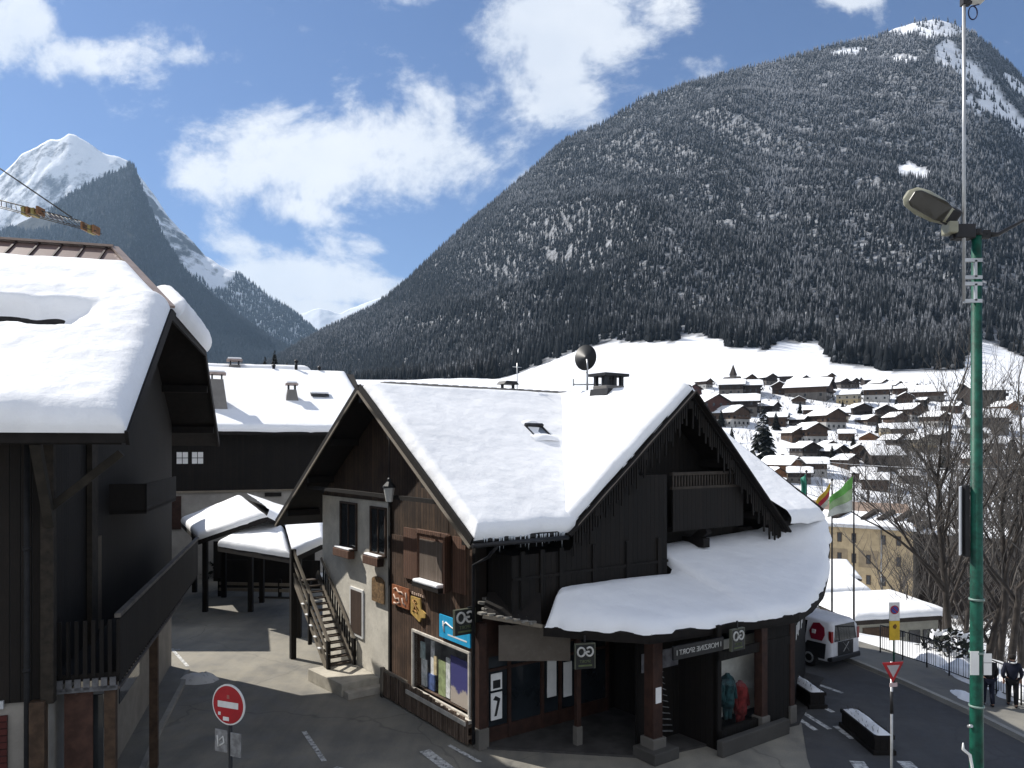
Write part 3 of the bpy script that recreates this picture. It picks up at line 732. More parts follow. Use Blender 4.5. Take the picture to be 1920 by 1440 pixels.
# right part: snow of the main roof's right end running down to the skirt
m = MB(); m.grid(slab((11.5, -1.75, rz(-1.75)), (13.5, -1.75, rz(-1.75)), (13.95, 5.2, RZ), (9.2, 5.2, RZ), .32, (1, 1, 0, 0), 24, .05, 9, .12)); m.build('right_roof_snow', SNOW, shop)
m = MB(); m.bar((14.02, VY, rz(VY) - .1), (14.02, APX, RZ - .1), .06, .3); m.prism([(11, 0, 0), (13, 0, 0), (13, 10.9, 0), (11, 10.9, 0)], (0, 0, 5.2)); m.build('right_wall', DWOOD, shop)
# ground floor front: posts, glazing, shop window
PST = [(.02, -.14, .24), (3.32, -3.24, .34), (6.9, -3.9, .26), (8.3, -3.85, .22), (2.2, -1.55, .14)]
def f(m):
    for x, y, w in PST: m.box(x - w / 2, x + w / 2, y - w / 2, y + w / 2, .5, 3.35)
parts('porch_post', RBEAM, shop, f, .015)
parts('post_base', m_stucco('dark_stone_base', (.15, .14, .125), (.06, .06, .06)), shop, lambda m: [m.box(x - w * .7, x + w * .7, y - w * .7, y + w * .7, 0, .55) for x, y, w in PST], .02)
def f(m):
    m.box(.15, 11, -.06, .0, 2.35, 3.6); m.box(.15, .3, -.1, .0, 0, 2.4)
    for x in (.95, 2.1, 2.75, 3.4, 4.6): m.box(x, x + .1, -.1, -.02, .0, 2.4)
    m.box(.15, 4.7, -.08, -.02, .0, .45); m.box(.15, 4.7, -.08, -.02, 1.95, 2.03)
part('shopfront_frame', RBEAM, shop, f)
part('shopfront_glass', GLASS, shop, lambda m: m.box(.2, 4.6, -.04, -.03, .4, 2.4))
parts('white_poster', WHITE, shop, lambda m: (m.box(.36, .72, -.13, -.1, 1.45, 1.9), m.box(.36, .72, -.13, -.1, .65, 1.38), m.box(2.3, 2.62, -.13, -.1, .9, 1.95), m.box(2.9, 3.2, -.13, -.1, .8, 1.8)))
parts('poster_print', DMETAL, shop, lambda m: (m.box(.42, .66, -.136, -.131, 1.5, 1.72), m.prism([(.46, -.134, .75), (.54, -.134, .75), (.66, -.134, 1.2), (.5, -.134, 1.3), (.42, -.134, 1.2), (.56, -.134, 1.15)], (0, -.003, 0))))
part('porch_floor', m_plain('shade_toned_paving', (.05, .047, .045), .85, .3, 2), shop, lambda m: m.prism([(.1, 0, .0), (.1, -.3, .0), (3.2, -3.3, 0), (8.4, -4.1, 0), (13, -2, 0), (13, 0, 0)], (0, 0, .06)))  # floor colour darkened to carry the shade at the shop front
def f(m):                                             # projecting bay with the display window
    m.box(5.0, 7.05, -3.95, -3.8, 0, .5); m.box(5.0, 5.15, -3.95, -3.8, 0, 3.3); m.box(5.0, 8.3, -3.95, -3.85, 2.35, 2.6); m.box(7.0, 8.3, -3.93, -3.83, 0, 3.3)
    m.prism([(8.3, -3.85, 0), (13, -1.3, 0), (13, -1.1, 0), (8.3, -3.65, 0)], (0, 0, 3.4)); m.box(3.4, 5, -2.6, -2.5, 0, 3.3); m.box(5, 5.1, -3.9, 0, 0, 3.3)
part('bay_wall', DWOOD, shop, f)
part('bay_pane', PANE, shop, lambda m: m.poly([(5.15, -3.89, .5), (6.8, -3.89, .5), (6.8, -3.89, 2.35), (5.15, -3.89, 2.35)]))
part('display_backdrop', m_plain('display_white', (.55, .55, .5), .8, .2, 2), shop, lambda m: m.box(5.15, 8.0, -3.2, -3.15, .45, 2.6))
C1 = m_plain('teal_cloth', (.015, .05, .055), .9, .6, 7); C2 = m_plain('red_cloth', (.14, .018, .018), .9, .5, 7)
def mann(m, x, h):
    m.lathe([(.17, .78), (.19, .95), (.17, 1.15), (.2, 1.35), (.21, 1.5), (.15, 1.6), (.075, 1.66), (.06, 1.7)], (x, -3.55, h), 14)
    for s in (-1, 1): m.tube([(x + s * .15, -3.55, h + 1.53), (x + s * .26, -3.57, h + 1.25), (x + s * .25, -3.64, h + .98)], [.075, .065, .05], 8); m.tube([(x + s * .085, -3.55, h + .85), (x + s * .09, -3.55, h + .45)], [.09, .06], 8)
part('display_garment', C1, shop, lambda m: mann(m, 5.9, .1)); part('display_garment', C1, shop, lambda m: mann(m, 5.35, .05))
part('red_garment', C2, shop, lambda m: mann(m, 6.45, -.2))
part('frosty_pine_motif', m_plain('frost_paint', (.17, .17, .17), .8, .4, 6), shop, lambda m: [m.bar((4.2, -2.63, .3 + .17 * k), (4.2 + s * (.5 - .04 * k), -2.63, .2 + .17 * k), .02, .07, (0, 1, 0)) for k in range(11) for s in (-1, 1)] + [m.box(4.18, 4.22, -2.64, -2.6, .1, 2.3)])
part('paper_notice', WHITE, shop, lambda m: m.box(3.22, 3.42, -3.43, -3.415, 1.45, 1.85))
parts('low_wall', m_stucco('dark_low_wall', (.08, .076, .07), (.04, .04, .04)), shop, lambda m: (m.box(4.7, 7.6, -4.35, -4.15, 0, .42), m.box(2.9, 3.8, -3.7, -2.9, 0, .3)), .03)
part('banner_board', m_plain('banner_grey', (.12, .12, .13), .8, .6, 3), shop, lambda m: m.box(3.5, 4.9, -2.66, -2.63, 2.0, 2.5))
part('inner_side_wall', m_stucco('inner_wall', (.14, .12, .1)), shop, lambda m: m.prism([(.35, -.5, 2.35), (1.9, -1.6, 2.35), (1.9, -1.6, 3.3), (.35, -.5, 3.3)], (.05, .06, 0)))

# lane side: display window
def frame(m, y0, y1, z0, z1, w=.08, x0=-.12, x1=.05):
    m.box(x0, x1, y0 - w, y1 + w, z0 - w, z0); m.box(x0, x1, y0 - w, y1 + w, z1, z1 + w); m.box(x0, x1, y0 - w, y0, z0, z1); m.box(x0, x1, y1, y1 + w, z0, z1)
sw = part('shop_window', m_plain('pale_window_frame', (.5, .47, .42), .7, .2, 3), shop, lambda m: (frame(m, .3, 3.42, .75, 2.42), m.box(-.3, .0, .15, 3.55, .55, .68)), .01)
part('pane', PANE, sw, lambda m: m.poly([(.02, .3, .75), (.02, .3, 2.42), (.02, 3.42, 2.42), (.02, 3.42, .75)]))
part('display_box', m_plain('display_inside', (.3, .3, .3), .9, .3, 3), sw, lambda m: (m.box(.9, .95, .2, 3.5, .5, 2.6), m.box(.3, .95, .2, 3.5, .5, .74), m.box(.3, .95, .18, .2, .5, 2.6), m.box(.3, .95, 3.5, 3.52, .5, 2.6), m.box(.3, .95, .2, 3.5, 2.44, 2.6)))
def m_poster():
    t = NT('mountain_poster'); v = t.co('Object'); x, y, z = t.sep(v)
    n = t.noise(2.4, 5, .6); hgt = t.math('ADD', t.math('MULTIPLY', n, .9), .78)
    c = t.mix(t.rng(t.math('SUBTRACT', hgt, z), -.08, .08), (.07, .07, .22), (.5, .44, .38)); t.col(c); t.rough(.5); return t.mat
part('mountain_poster', m_poster(), sw, lambda m: m.box(.1, .12, .32, 1.55, .78, 2.1))
for nm, c, y0, y1, z0, z1 in (('green_panel', (.2, .24, .12), 1.9, 2.3, .78, 1.8), ('pale_panel', (.5, .55, .5), 1.65, 1.88, .8, 1.95), ('white_panel', (.5, .52, .5), 2.62, 2.8, 1.2, 2.25),
                              ('tan_panel', (.4, .33, .2), 2.4, 2.55, 1.3, 1.85), ('grey_panel', (.45, .5, .5), 3.0, 3.3, .8, 1.6), ('blue_panel', (.06, .09, .2), 2.55, 2.95, .78, 1.25), ('teal_panel', (.3, .38, .38), 3.15, 3.4, 1.6, 2.1)):
    part(nm, m_plain(nm + '_colour', tuple(min(.85, q * 1.6) for q in c), .6, .35, 5), sw, lambda m: m.box(.12 + .02 * (int(y0 * 10) % 3), .16 + .02 * (int(y0 * 10) % 3), y0, y1, z0, z1))
def f(m):
    rnd = random.Random(2); y = .1
    while y < 5.3:
        w = .09 + .04 * rnd.random(); m.box(-.27, -.22, y, y + w, .05 + .03 * rnd.random(), .7 + .1 * rnd.random() + .02 * y); y += w + .035
    m.box(-.22, -.06, .1, 5.2, .2, .3); m.box(-.22, -.06, .1, 5.2, .5, .58)
part('paling_skirt', BWOOD2, shop, f)
part('railing_post', TRIM, shop, lambda m: (m.box(-.32, -.2, 5.1, 5.24, 0, .95), m.box(-.26, -.18, 3.6, 5.15, .82, .9)))
# wooden window with shutters
wn = part('shuttered_window', SHUT, shop, lambda m: (frame(m, 1.45, 3.1, 4.1, 5.45, .12, -.14, -.02), m.box(-.1, -.06, 1.45, 3.1, 4.1, 5.45)), .01)
part('shutter', SHUT, wn, lambda m: m.box(-.13, -.07, 3.24, 4.0, 4.0, 5.55))
part('shutter', SHUT, wn, lambda m: m.prism([(-.08, 1.3, 4.0), (-.08, 1.3, 5.55), (-.5, .95, 5.55), (-.5, .95, 4.0)], (.03, -.03, 0)))
part('inner_shutter', m_planks('pale_shutter', (.12, .09, .07), (.2, .16, .13), .1, 'y', .2), wn, lambda m: m.box(-.135, -.1, 1.65, 2.95, 4.15, 5.3))
m = MB(); m.box(-.34, -.05, 1.5, 3.05, 3.9, 4.02); sl = m.build('sill', BEAM, wn)
part('sill_snow', SNOW, wn, lambda m: m.box(-.36, -.08, 1.55, 3.0, 4.02, 4.13), .04)
part('shutter', SHUT, wn, lambda m: m.box(-.12, -.08, .42, 1.1, 4.0, 5.55))
# upper windows in the stucco with flower boxes
for y0, y1, z0, z1 in ((7.75, 9.05, 4.5, 6.0), (5.45, 6.5, 4.52, 5.98)):
    w = part('window', m_plain('window_brown', (.05, .03, .02), .7, .3, 4), shop, lambda m: (frame(m, y0, y1, z0, z1, .07, -.07, .05), m.box(-.06, 0, (y0 + y1) / 2 - .03, (y0 + y1) / 2 + .03, z0, z1), m.box(-.3, -.02, y0 - .1, y1 + .1, z0 - .1, z0 - .04)))
    part('glass', GLASS, w, lambda m: m.box(-.03, -.02, y0, y1, z0, z1))
    part('flower_box', SHUT, w, lambda m: m.box(-.34, -.1, y0 - .05, y1 + .05, z0 - .38, z0 - .1), .02)
    part('box_snow', SNOW, w, lambda m: m.box(-.32, -.12, y0 - .02, y1 + .02, z0 - .1, z0 - .02), .04)
w = part('small_window', WHITE, shop, lambda m: frame(m, 7.25, 8.15, 1.5, 3.0, .09, -.05, .02))
part('shutter', m_planks('small_shutter', (.05, .03, .022), (.1, .065, .045), .09, 'y', .3), w, lambda m: m.box(-.06, -.02, 7.25, 8.15, 1.5, 3.0))
def rnd_plate(m, y0, y1, z0, z1, x=-.05):
    pts = [(x, y0, z0), (x, y1, z0), (x, y1, z1 - .15)] + [(x, (y0 + y1) / 2 + (y1 - y0) / 2 * math.cos(a), z1 - .15 + .15 * math.sin(a)) for a in np.linspace(.3, math.pi - .3, 7)] + [(x, y0, z1 - .15)]
    m.prism(pts, (-.04, 0, 0))
pl = tag(part('carved_plaque', m_plain('carved_plaque_wood', (.19, .12, .06), .7, .5, 9), None, lambda m: (rnd_plate(m, 5.45, 6.35, 2.9, 3.75), m.xf(Matrix.Translation(SH) @ Matrix.Rotation(SR, 4, 'Z')))), 'arched brown wooden plaque on the white stucco wall', 'plaque')
# signs on the timber wall
def onwall(m): m.xf(Matrix.Translation(SH) @ Matrix.Rotation(SR, 4, 'Z')); return m
def sign(name, label, mat, y0, y1, z0, z1, x=-.1, t=.04):
    s = thing(name, label, 'sign', SH, SR)
    part('panel', mat, s, lambda m: m.box(x - t, x, y0, y1, z0, z1)); return s
s = sign('wall_sign', 'reddish orange wooden sign with pale squiggles at the left end of the planked wall', m_plain('orange_sign', (.3, .11, .05), .6, .35, 6), 3.62, 4.75, 3.05, 3.68)
PALE = m_plain('pale_lettering', (.6, .45, .36), .7, .15, 5)
def f(m):
    for pts in ([(4.6, 3.55), (4.45, 3.6), (4.3, 3.5), (4.1, 3.52), (3.95, 3.45)], [(4.62, 3.38), (4.5, 3.25), (4.3, 3.3), (4.2, 3.18), (4.35, 3.14)], [(4.05, 3.35), (4.0, 3.2), (3.85, 3.15)], [(3.8, 3.55), (3.75, 3.3)], [(4.6, 3.12), (4.4, 3.1)]):
        m.tube([(-.145, y, z) for y, z in pts], .028, 6)
parts('letter', PALE, s, f)
s = thing('wall_sign', 'yellow wooden sign with a ragged cut outline between the orange and blue signs', 'sign', SH, SR)
part('panel', m_plain('yellow_sign', (.5, .33, .1), .6, .3, 5), s, lambda m: m.prism([(-.1, 3.5, 2.98), (-.1, 3.5, 3.5), (-.1, 2.92, 3.5), (-.1, 2.86, 3.2), (-.1, 2.6, 3.12), (-.1, 2.62, 2.98), (-.1, 2.85, 2.95), (-.1, 2.95, 2.8)], (-.04, 0, 0)))
parts('drawing_line', m_plain('ochre_drawing', (.3, .15, .04), .7, .2, 5), s, lambda m: (m.tube([(-.145, 3.35, 3.05), (-.145, 3.2, 3.25), (-.145, 3.05, 3.05), (-.145, 3.3, 3.12)], .022, 6), m.tube([(-.145, 3.38, 3.4), (-.145, 3.0, 3.15)], .02, 6), m.tube([(-.145, 3.3, 3.38), (-.145, 3.2, 3.44), (-.145, 3.1, 3.36), (-.145, 3.22, 3.32)], .016, 6)))
parts('letter', PALE, s, lambda m: [m.box(-.12, -.1, 3.4 - k * .13, 3.47 - k * .13, 3.56, 3.64 - .01 * (k % 3)) for k in range(6)])
s = sign('wall_sign', 'bright blue sign with white swoosh above the long display window', m_plain('blue_sign', (.03, .38, .68), .45, .12, 3), .15, 1.78, 2.62, 3.26)
parts('swoosh', WHITE, s, lambda m: (m.tube([(-.143, 1.6, 2.95), (-.143, 1.4, 3.08), (-.143, 1.1, 3.0), (-.143, .8, 2.95), (-.143, .5, 3.02)], [.01, .03, .022, .02, .01], 6), m.tube([(-.143, 1.55, 3.1), (-.143, 1.5, 2.8)], .025, 6), m.box(-.145, -.14, .3, 1.3, 2.74, 2.78)))
def txt(s, size, name, mat, parent, M, mirror=True, ext=.004):
    cu = bpy.data.curves.new(name, 'FONT'); cu.body = s; cu.size = size; cu.align_x = 'CENTER'; cu.align_y = 'CENTER'; cu.extrude = ext
    o = bpy.data.objects.new(name, cu); COL.objects.link(o)
    me = bpy.data.meshes.new_from_object(o.evaluated_get(bpy.context.evaluated_depsgraph_get())); bpy.data.objects.remove(o); bpy.data.curves.remove(cu)
    me.transform(M @ Matrix.Diagonal((-1 if mirror else 1, 1, 1, 1)))
    if mirror: me.flip_normals()
    me.materials.clear(); me.materials.append(mat); q = bpy.data.objects.new(name, me); COL.objects.link(q); q.parent = parent; return q
LETT = m_plain('white_lettering', (.42, .42, .4), .6, .1, 5)
GRN = m_plain('green_stripe', (.08, .1, .045), .6, .2, 4)
def hang_sign(label, loc, rz, w, h, hang):
    s = thing('hanging_shop_sign', label, 'sign', loc, rz, 'square hanging shop signs')   # board in local xz plane, facing -y
    part('board', m_plain('sign_black', (.012, .014, .014), .35, .2, 3), s, lambda m: m.box(-w / 2, w / 2, -.04, .04, -h / 2, h / 2))
    part('edge', m_plain('sign_edge', (.09, .095, .07), .5, .2, 3), s, lambda m: (m.box(-w / 2 - .02, -w / 2, -.045, .045, -h / 2, h / 2), m.box(w / 2, w / 2 + .02, -.045, .045, -h / 2, h / 2), m.box(-w / 2 - .02, w / 2 + .02, -.045, .045, h / 2, h / 2 + .02)))
    r = w * .19
    def ring(m, cx, a0, a1): m.tube([(cx + r * math.cos(a), -.048, h * .2 + r * 1.15 * math.sin(a)) for a in np.linspace(a0, a1, 18)], r * .28, 6)
    part('emblem', LETT, s, lambda m: (ring(m, -w * .22, 0, 2 * math.pi), ring(m, w * .22, math.pi, 3 * math.pi - .75), m.bar((w * .22 - r, -.048, h * .2), (w * .22, -.048, h * .2), .02, r * .45, (0, 0, 1))))
    X_ = Matrix.Translation((0, -.042, -h * .2)) @ Matrix.Rotation(R(90), 4, 'X'); txt('SPORT', w * .2, 'small_lettering', GRN, s, X_)
    part('green_band', GRN, s, lambda m: m.box(-w * .36, w * .36, -.044, -.04, -h * .4, -h * .33))
    part('bracket', DMETAL, s, lambda m: m.bar(*hang, .04, .04)); return s
hang_sign('black hanging sign with two white rings on the corner post beside the blue sign', wl(-.42, -.02, 3.4), SR, .62, .66, ((.1, 0, .37), (.45, 0, .37)))
hang_sign('black hanging sign with two white rings under the snowy eave at its lowest corner', wl(1.62, -2.5, 2.72), R(14), .5, .62, ((0, 0, .3), (0, 0, .52)))
hang_sign('black sign with two white rings at the right end of the mirrored lettering board', wl(5.55, -4.14, 2.9), SR, .5, .56, ((0, 0, .3), (0, 0, .5)))
s = thing('shop_name_board', 'long dark board with mirrored white shop lettering under the snowy eave', 'sign', wl(4.2, -3.98, 2.84), SR - .04)
part('board', m_plain('name_board_black', (.012, .012, .013), .4, .2, 3), s, lambda m: m.box(-.92, .92, -.03, .03, -.17, .17))
txt('I MORZINE SPORT I', .19, 'lettering', LETT, s, Matrix.Translation((0, -.034, 0)) @ Matrix.Rotation(R(90), 4, 'X'))
# white slanted marks on the right-hand side board
s = thing('side_board', 'dark side board with slanted white marks near the right corner of the shop', 'sign', wl(8.9, -3.62, 2.55), SR + math.atan2(2.55, 4.7))
part('board', BEAM, s, lambda m: m.box(-.5, 2.6, -.06, -.02, -.3, .45))
parts('mark', WHITE, s, lambda m: [m.prism([(x, -.064, -.2 + .1 * (k % 2)), (x + .16, -.064, -.2 + .1 * (k % 2)), (x + .3, -.064, .2), (x + .14, -.064, .2)], (0, -.004, 0)) for k, x in enumerate((-.3, 0, .3, .6, 1.3, 1.6))])
# lantern under the verge
s = thing('wall_lantern', 'white glass lantern hanging from the dark gable overhang', 'lantern', wl(-.9, 3.42, 6.4))
part('glass', m_plain('opal_glass', (.5, .5, .48), .4, .1, 4), s, lambda m: m.lathe([(.1, 0), (.17, .42)], (0, 0, 0), 8, False))
part('cap', DMETAL, s, lambda m: m.lathe([(.2, .42), (.19, .47), (.07, .6), (.06, .68), (.02, .72), (.02, .8)], (0, 0, 0), 8, False))
part('rod', DMETAL, s, lambda m: m.tube([(0, 0, .75), (0, 0, 2.1)], .014, 6))
# things on the roof
def roofpt(x, y, dz=0): return wl(x, y, rz(y) + dz)
sk = thing('roof_window', 'small roof skylight half buried in the snow of the left roof', 'skylight', wl(3.95, 2.55, rz(2.55) + .2), SR)
sl_ = math.atan(.643); Mx = Matrix.Rotation(sl_, 4, 'X')
part('frame', DMETAL, sk, lambda m: (m.box(-.36, .36, .22, .32, -.05, .24), m.box(-.36, -.3, -.36, .3, -.05, .17), m.box(.3, .36, -.36, .3, -.05, .17), m.xf(Mx)))
part('glass', m_glass('skylight_glass', (.2, .22, .25), .15), sk, lambda m: (m.box(-.32, .32, -.4, .3, .06, .14), m.xf(Mx)))
part('drifted_snow', SNOW, sk, lambda m: (m.grid([[(x, y, .12 + .13 * max(0, 1 - (abs(y + .42) / .25) ** 2) * (.6 + .4 * math.cos(x * 5)) + .16 * max(0, 1 - (abs(y - .42) / .2) ** 2) * max(0, 1 - (x / .4) ** 2)) for x in np.linspace(-.5, .5, 12)] for y in np.linspace(-.62, .62, 16) if True]), m.xf(Mx)))
P_ = wl(7.0, 5.25, RZ)
ds = thing('satellite_dish', 'round black satellite dish standing above the snowy ridge', 'satellite dish', wl(7.0, 3.5, FZ - .1))
def f(m):
    pr = [(.02, .14), (.2, .125), (.38, .07), (.5, 0)]
    m.lathe(pr, (0, 0, 0), 28); m.xf(Matrix.Translation((-.08, -.1, 1.5)) @ Matrix.Rotation(R(-12), 4, 'Z') @ Matrix.Rotation(R(68), 4, 'X') @ Matrix.Rotation(R(180), 4, 'Y') @ Matrix.Diagonal((.78, 1.05, 1, 1)))
part('reflector', m_plain('dish_black', (.02, .022, .024), .5, .2, 3), ds, f)
part('mast', METAL, ds, lambda m: (m.tube([(0, .1, 0), (0, .1, 1.55)], .035, 8), m.tube([(-.05, -.12, .95), (-.02, -.3, 1.05), (-.05, -.28, 1.42)], .03, 6)))
part('bracket', METAL, ds, lambda m: (m.bar((-.5, .1, .55), (.5, .1, .55), .05, .05), m.bar((-.5, .1, .5), (-.5, .1, .75), .05, .05)))
ch = thing('chimney', 'dark chimney with four posts under a flat cap beside the satellite dish', 'chimney', wl(7.05, 2.45, FZ - .1), SR)
part('stack', STONE, ch, lambda m: m.box(-.42, .42, -.35, .35, -.6, .42), .02)
part('flashing', DMETAL, ch, lambda m: m.prism([(-.5, -.45, .02), (.75, -.45, .02), (.3, -.45, .3), (-.45, -.45, .3)], (0, .9, 0)))
parts('post', DMETAL, ch, lambda m: [m.box(x - .06, x + .06, y - .06, y + .06, .42, .74) for x in (-.34, 0.02, .34) for y in (-.27, .27)])
part('cap', DMETAL, ch, lambda m: m.box(-.56, .56, -.45, .45, .74, .84), .01)
ch = thing('chimney_cowl', 'small dark metal cowl on the left roof ridge', 'chimney', wl(4.9, 5.5, RZ + .1), SR)
part('cap', DMETAL, ch, lambda m: m.prism([(-.34, -.25, .22), (.34, -.25, .22), (.22, -.25, .34), (-.22, -.25, .34)], (0, .5, 0)))
parts('pipe', DMETAL, ch, lambda m: [m.box(x - .04, x + .04, -.04, .04, -.1, .24) for x in (-.24, .24)])
an = tag(MB().tube([wl(5.4, 5.6, RZ), wl(5.4, 5.6, RZ + 1.15)], .02, 6).tube([wl(5.2, 5.6, RZ + 1.0), wl(5.6, 5.6, RZ + 1.0)], .015, 6).build('antenna', METAL), 'thin grey aerial mast on the left roof ridge', 'antenna')
# outside stair, platform and steps
st = thing('outside_stair', 'wooden outdoor staircase climbing along the white stucco wall', 'staircase', SH, SR)
def f(m):
    for k in range(14): m.box(-1.02, -.1, 7.9 + .235 * k, 8.17 + .235 * k, .45 + .19 * k, .5 + .19 * k)
part('tread', m_plain('tread_wood', (.09, .07, .055), .85, .4, 5), st, f)
part('stringer', TRIM, st, lambda m: (m.bar((-1.05, 7.8, .42), (-1.05, 11.2, 3.15), .08, .3), m.bar((-.1, 7.8, .42), (-.1, 11.2, 3.15), .06, .3)))
part('handrail', TRIM, st, lambda m: (m.bar((-1.05, 7.7, 1.35), (-1.05, 11.2, 4.12), .07, .13), m.bar((-.1, 7.7, 1.3), (-.1, 10.8, 3.78), .06, .1), m.bar((-1.05, 7.7, .9), (-1.05, 11.2, 3.67), .05, .1)))
parts('post', DWOOD, st, lambda m: (m.box(-1.16, -.96, 11.1, 11.3, 0, 4.15), m.box(-1.11, -.99, 9.4, 9.52, .9, 2.75), m.box(-1.11, -.99, 7.68, 7.8, .0, 1.4), m.box(-.16, -.06, 7.66, 7.76, .3, 1.35)))
parts('baluster', DWOOD, st, lambda m: [m.box(-.12, -.08, 7.9 + .22 * k, 7.94 + .22 * k, .5 + .176 * k, 1.42 + .176 * k) for k in range(13)])
part('tread_snow', SNOWG, st, lambda m: [m.box(-1.16, -1.03, 8.3 + .4 * k, 8.5 + .4 * k, .98 + .32 * k, 1.03 + .32 * k) for k in range(5)], .04)
pf = thing('concrete_platform', 'low pale concrete platform with two steps at the foot of the stucco wall', 'platform', SH, SR)
part('slab', m_plain('pale_concrete', (.42, .39, .33), .9, .2, 2, 0, .3), pf, lambda m: m.prism([(-1.35, 5.9, 0), (-.02, 5.9, 0), (-.02, 8.2, 0), (-1.6, 8.2, 0)], (0, 0, .42)), .02)
part('step', m_plain('pale_concrete_step', (.4, .37, .32), .9, .2, 2), pf, lambda m: m.box(-1.3, -.02, 5.5, 5.9, 0, .22), .02)
# ------------------------------------------------------------------ the chalet on the left (x: along its ridge, y: away along the lane)
LO = (-7.66 * .867, 15 * .867, 8 - 8 * .867); LR = math.atan2(.28, .96)
lc = thing('timber_chalet', 'dark timber chalet on the left with brown metal roof top and thick roof snow', 'chalet', LO, LR); lc.scale = (.867,) * 3
lz = lambda y: 8.32 + .6 * (y if y < 9.9 else 19.8 - y)
m = MB(); XL = -24
deck(m, [(XL, 0, lz(0)), (0, 0, lz(0)), (0, 5.72, lz(5.72)), (-2.2, 9.9, lz(9.9)), (XL, 9.9, lz(9.9))], .22)
deck(m, [(XL, 19.8, lz(0)), (0, 19.8, lz(0)), (0, 14.08, lz(5.72)), (-2.2, 9.9, lz(9.9)), (XL, 9.9, lz(9.9))], .22)
deck(m, [(0, 5.72, lz(5.72)), (0, 14.08, lz(5.72)), (-2.2, 9.9, lz(9.9))], .22)
m.build('roof', BEAM, lc)
MROOF = m_plain('brown_metal_roofing', (.17, .115, .1), .5, .12, 3)
m = MB()
hx = lambda y: -2.2 * (y - 5.72) / 4.18
m.prism([(XL, 7.4, lz(7.4) + .01), (hx(7.4) + .05, 7.4, lz(7.4) + .01), (-2.2, 9.9, lz(9.9) + .01), (XL, 9.9, lz(9.9) + .01)], (0, 0, .03))
m.prism([(.02, 5.6, lz(5.6) + .01), (hx(7.4) + .06, 7.4, lz(7.4) + .01), (hx(7.4) - .35, 7.4, lz(7.4) + .01), (-.4, 5.6, lz(5.6) + .01)], (0, 0, .03))
rf = m.build('metal_roofing', MROOF, lc)
part('standing_seam', m_plain('dark_seam', (.035, .02, .018), .6, .2, 4), rf, lambda m: [m.bar((-2.4 - .62 * k, 9.85, lz(9.85) + .06), (-2.4 - .62 * k, 7.3, lz(7.3) + .06), .05, .07) for k in range(34)] + [m.bar((-1.75, 9.0, lz(9.0) + .06), (-1.75, 7.3, lz(7.3) + .06), .05, .07)])
part('ridge_cap', m_plain('ridge_cap_metal', (.28, .22, .19), .45, .15, 3), rf, lambda m: (m.bar((XL, 9.88, lz(9.9) + .08), (-2.2, 9.88, lz(9.9) + .08), .34, .07), m.bar((-2.2, 9.9, lz(9.9) + .08), (.02, 5.7, lz(5.72) + .07), .24, .07)))
# one blanket of snow over the near slope, torn open along the snow guard on its left part
def near_snow():
    xs = sorted(set(np.round(np.concatenate([np.linspace(XL, -5, 30), np.linspace(-5, -.75, 60), -np.array([.6, .45, .32, .2, .12, .06, .02, 0])]), 3))); ys = np.round(np.concatenate([[0, .02, .05, .1, .18, .3, .45, .6], np.linspace(.75, 3.4, 18), np.linspace(3.5, 5.9, 42), np.linspace(6.0, 7.7, 12), [7.82, 7.95, 8.04, 8.1, 8.14]]), 3)
    P = []; nr = Vector((0, -.6, 1)).normalized()
    for y in ys:
        row = []; xr = .03 if y < 5.72 else hx(y) - .12
        for x0 in xs:
            x = XL + (x0 - XL) * (xr - XL) / (0 - XL); e = min(y, 8.14 - y, xr - x); q = min(1, e / .55); h = .52 * math.sqrt(max(0, 1 - (1 - q) ** 2))
            s1 = float(fbm(x * .4 + 3, y * .5, 4)) - .47; s2 = float(fbm(x * 1.7, y * 1.7 + 9, 4)) - .47
            h *= 1 + .5 * s1; h += .05 * s2 * q
            yt = 4.45 + .25 * s2 + .12 * s1; f = 1 - float(sstep(-2.5, -1.15, x + .5 * s2))
            dy = y - yt; pr = float(sstep(-1.05, -.2, dy)) if dy < 0 else 1 - float(sstep(.25, .75, dy))
            h = h * (1 - f * pr) - .07 * f * pr
            h += .1 * f * math.exp(-((dy - 1.3) / .5) ** 2)
            k = max(0, 1 - y / .5); p = Vector((x, y - k * (.07 + .2 * s2), lz(y))) + nr * (h - .03); row.append(p)
        P.append(row)
    return P
m = MB(); m.grid(near_snow()); m.build('roof_snow', SNOW, lc)
m = MB(); m.grid(slab((.06, 14.1, lz(5.7)), (.06, 6.2, lz(5.72)), (-.85, 8.1, lz(5.72) + .95), (-.85, 12.2, lz(5.72) + .95), .55, (1, 1, 1, 1), 30, .06, 24, .06, .2)); m.build('hip_snow', SNOW, lc)
WX = -1.7
m = MB(); m.box(XL, WX, 1.3, 1.55, 2.75, 8.9); m.build('front_wall', m_planks('front_planks', (.006, .0045, .0035), (.018, .013, .0095), .2, 'x', .5), lc)
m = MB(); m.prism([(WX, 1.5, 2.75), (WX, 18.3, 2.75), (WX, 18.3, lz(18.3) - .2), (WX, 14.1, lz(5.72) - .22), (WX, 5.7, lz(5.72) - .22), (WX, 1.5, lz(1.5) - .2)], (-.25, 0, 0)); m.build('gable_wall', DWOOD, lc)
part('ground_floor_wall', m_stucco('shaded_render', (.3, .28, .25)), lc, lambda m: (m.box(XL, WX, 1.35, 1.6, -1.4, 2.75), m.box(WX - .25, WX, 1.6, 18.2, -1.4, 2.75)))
m = MB()
for x0, x1, y0, y1 in ((0, 0, 0, 5.72), (0, 0, 14.08, 19.8)): m.bar((.03, y0, lz(y0) - .13), (.03, y1, lz(y1) - .13), .07, .3)
m.bar((.03, 5.72, lz(5.72) - .13), (.03, 14.08, lz(5.72) - .13), .07, .3); m.build('barge_board', BEAM, lc)
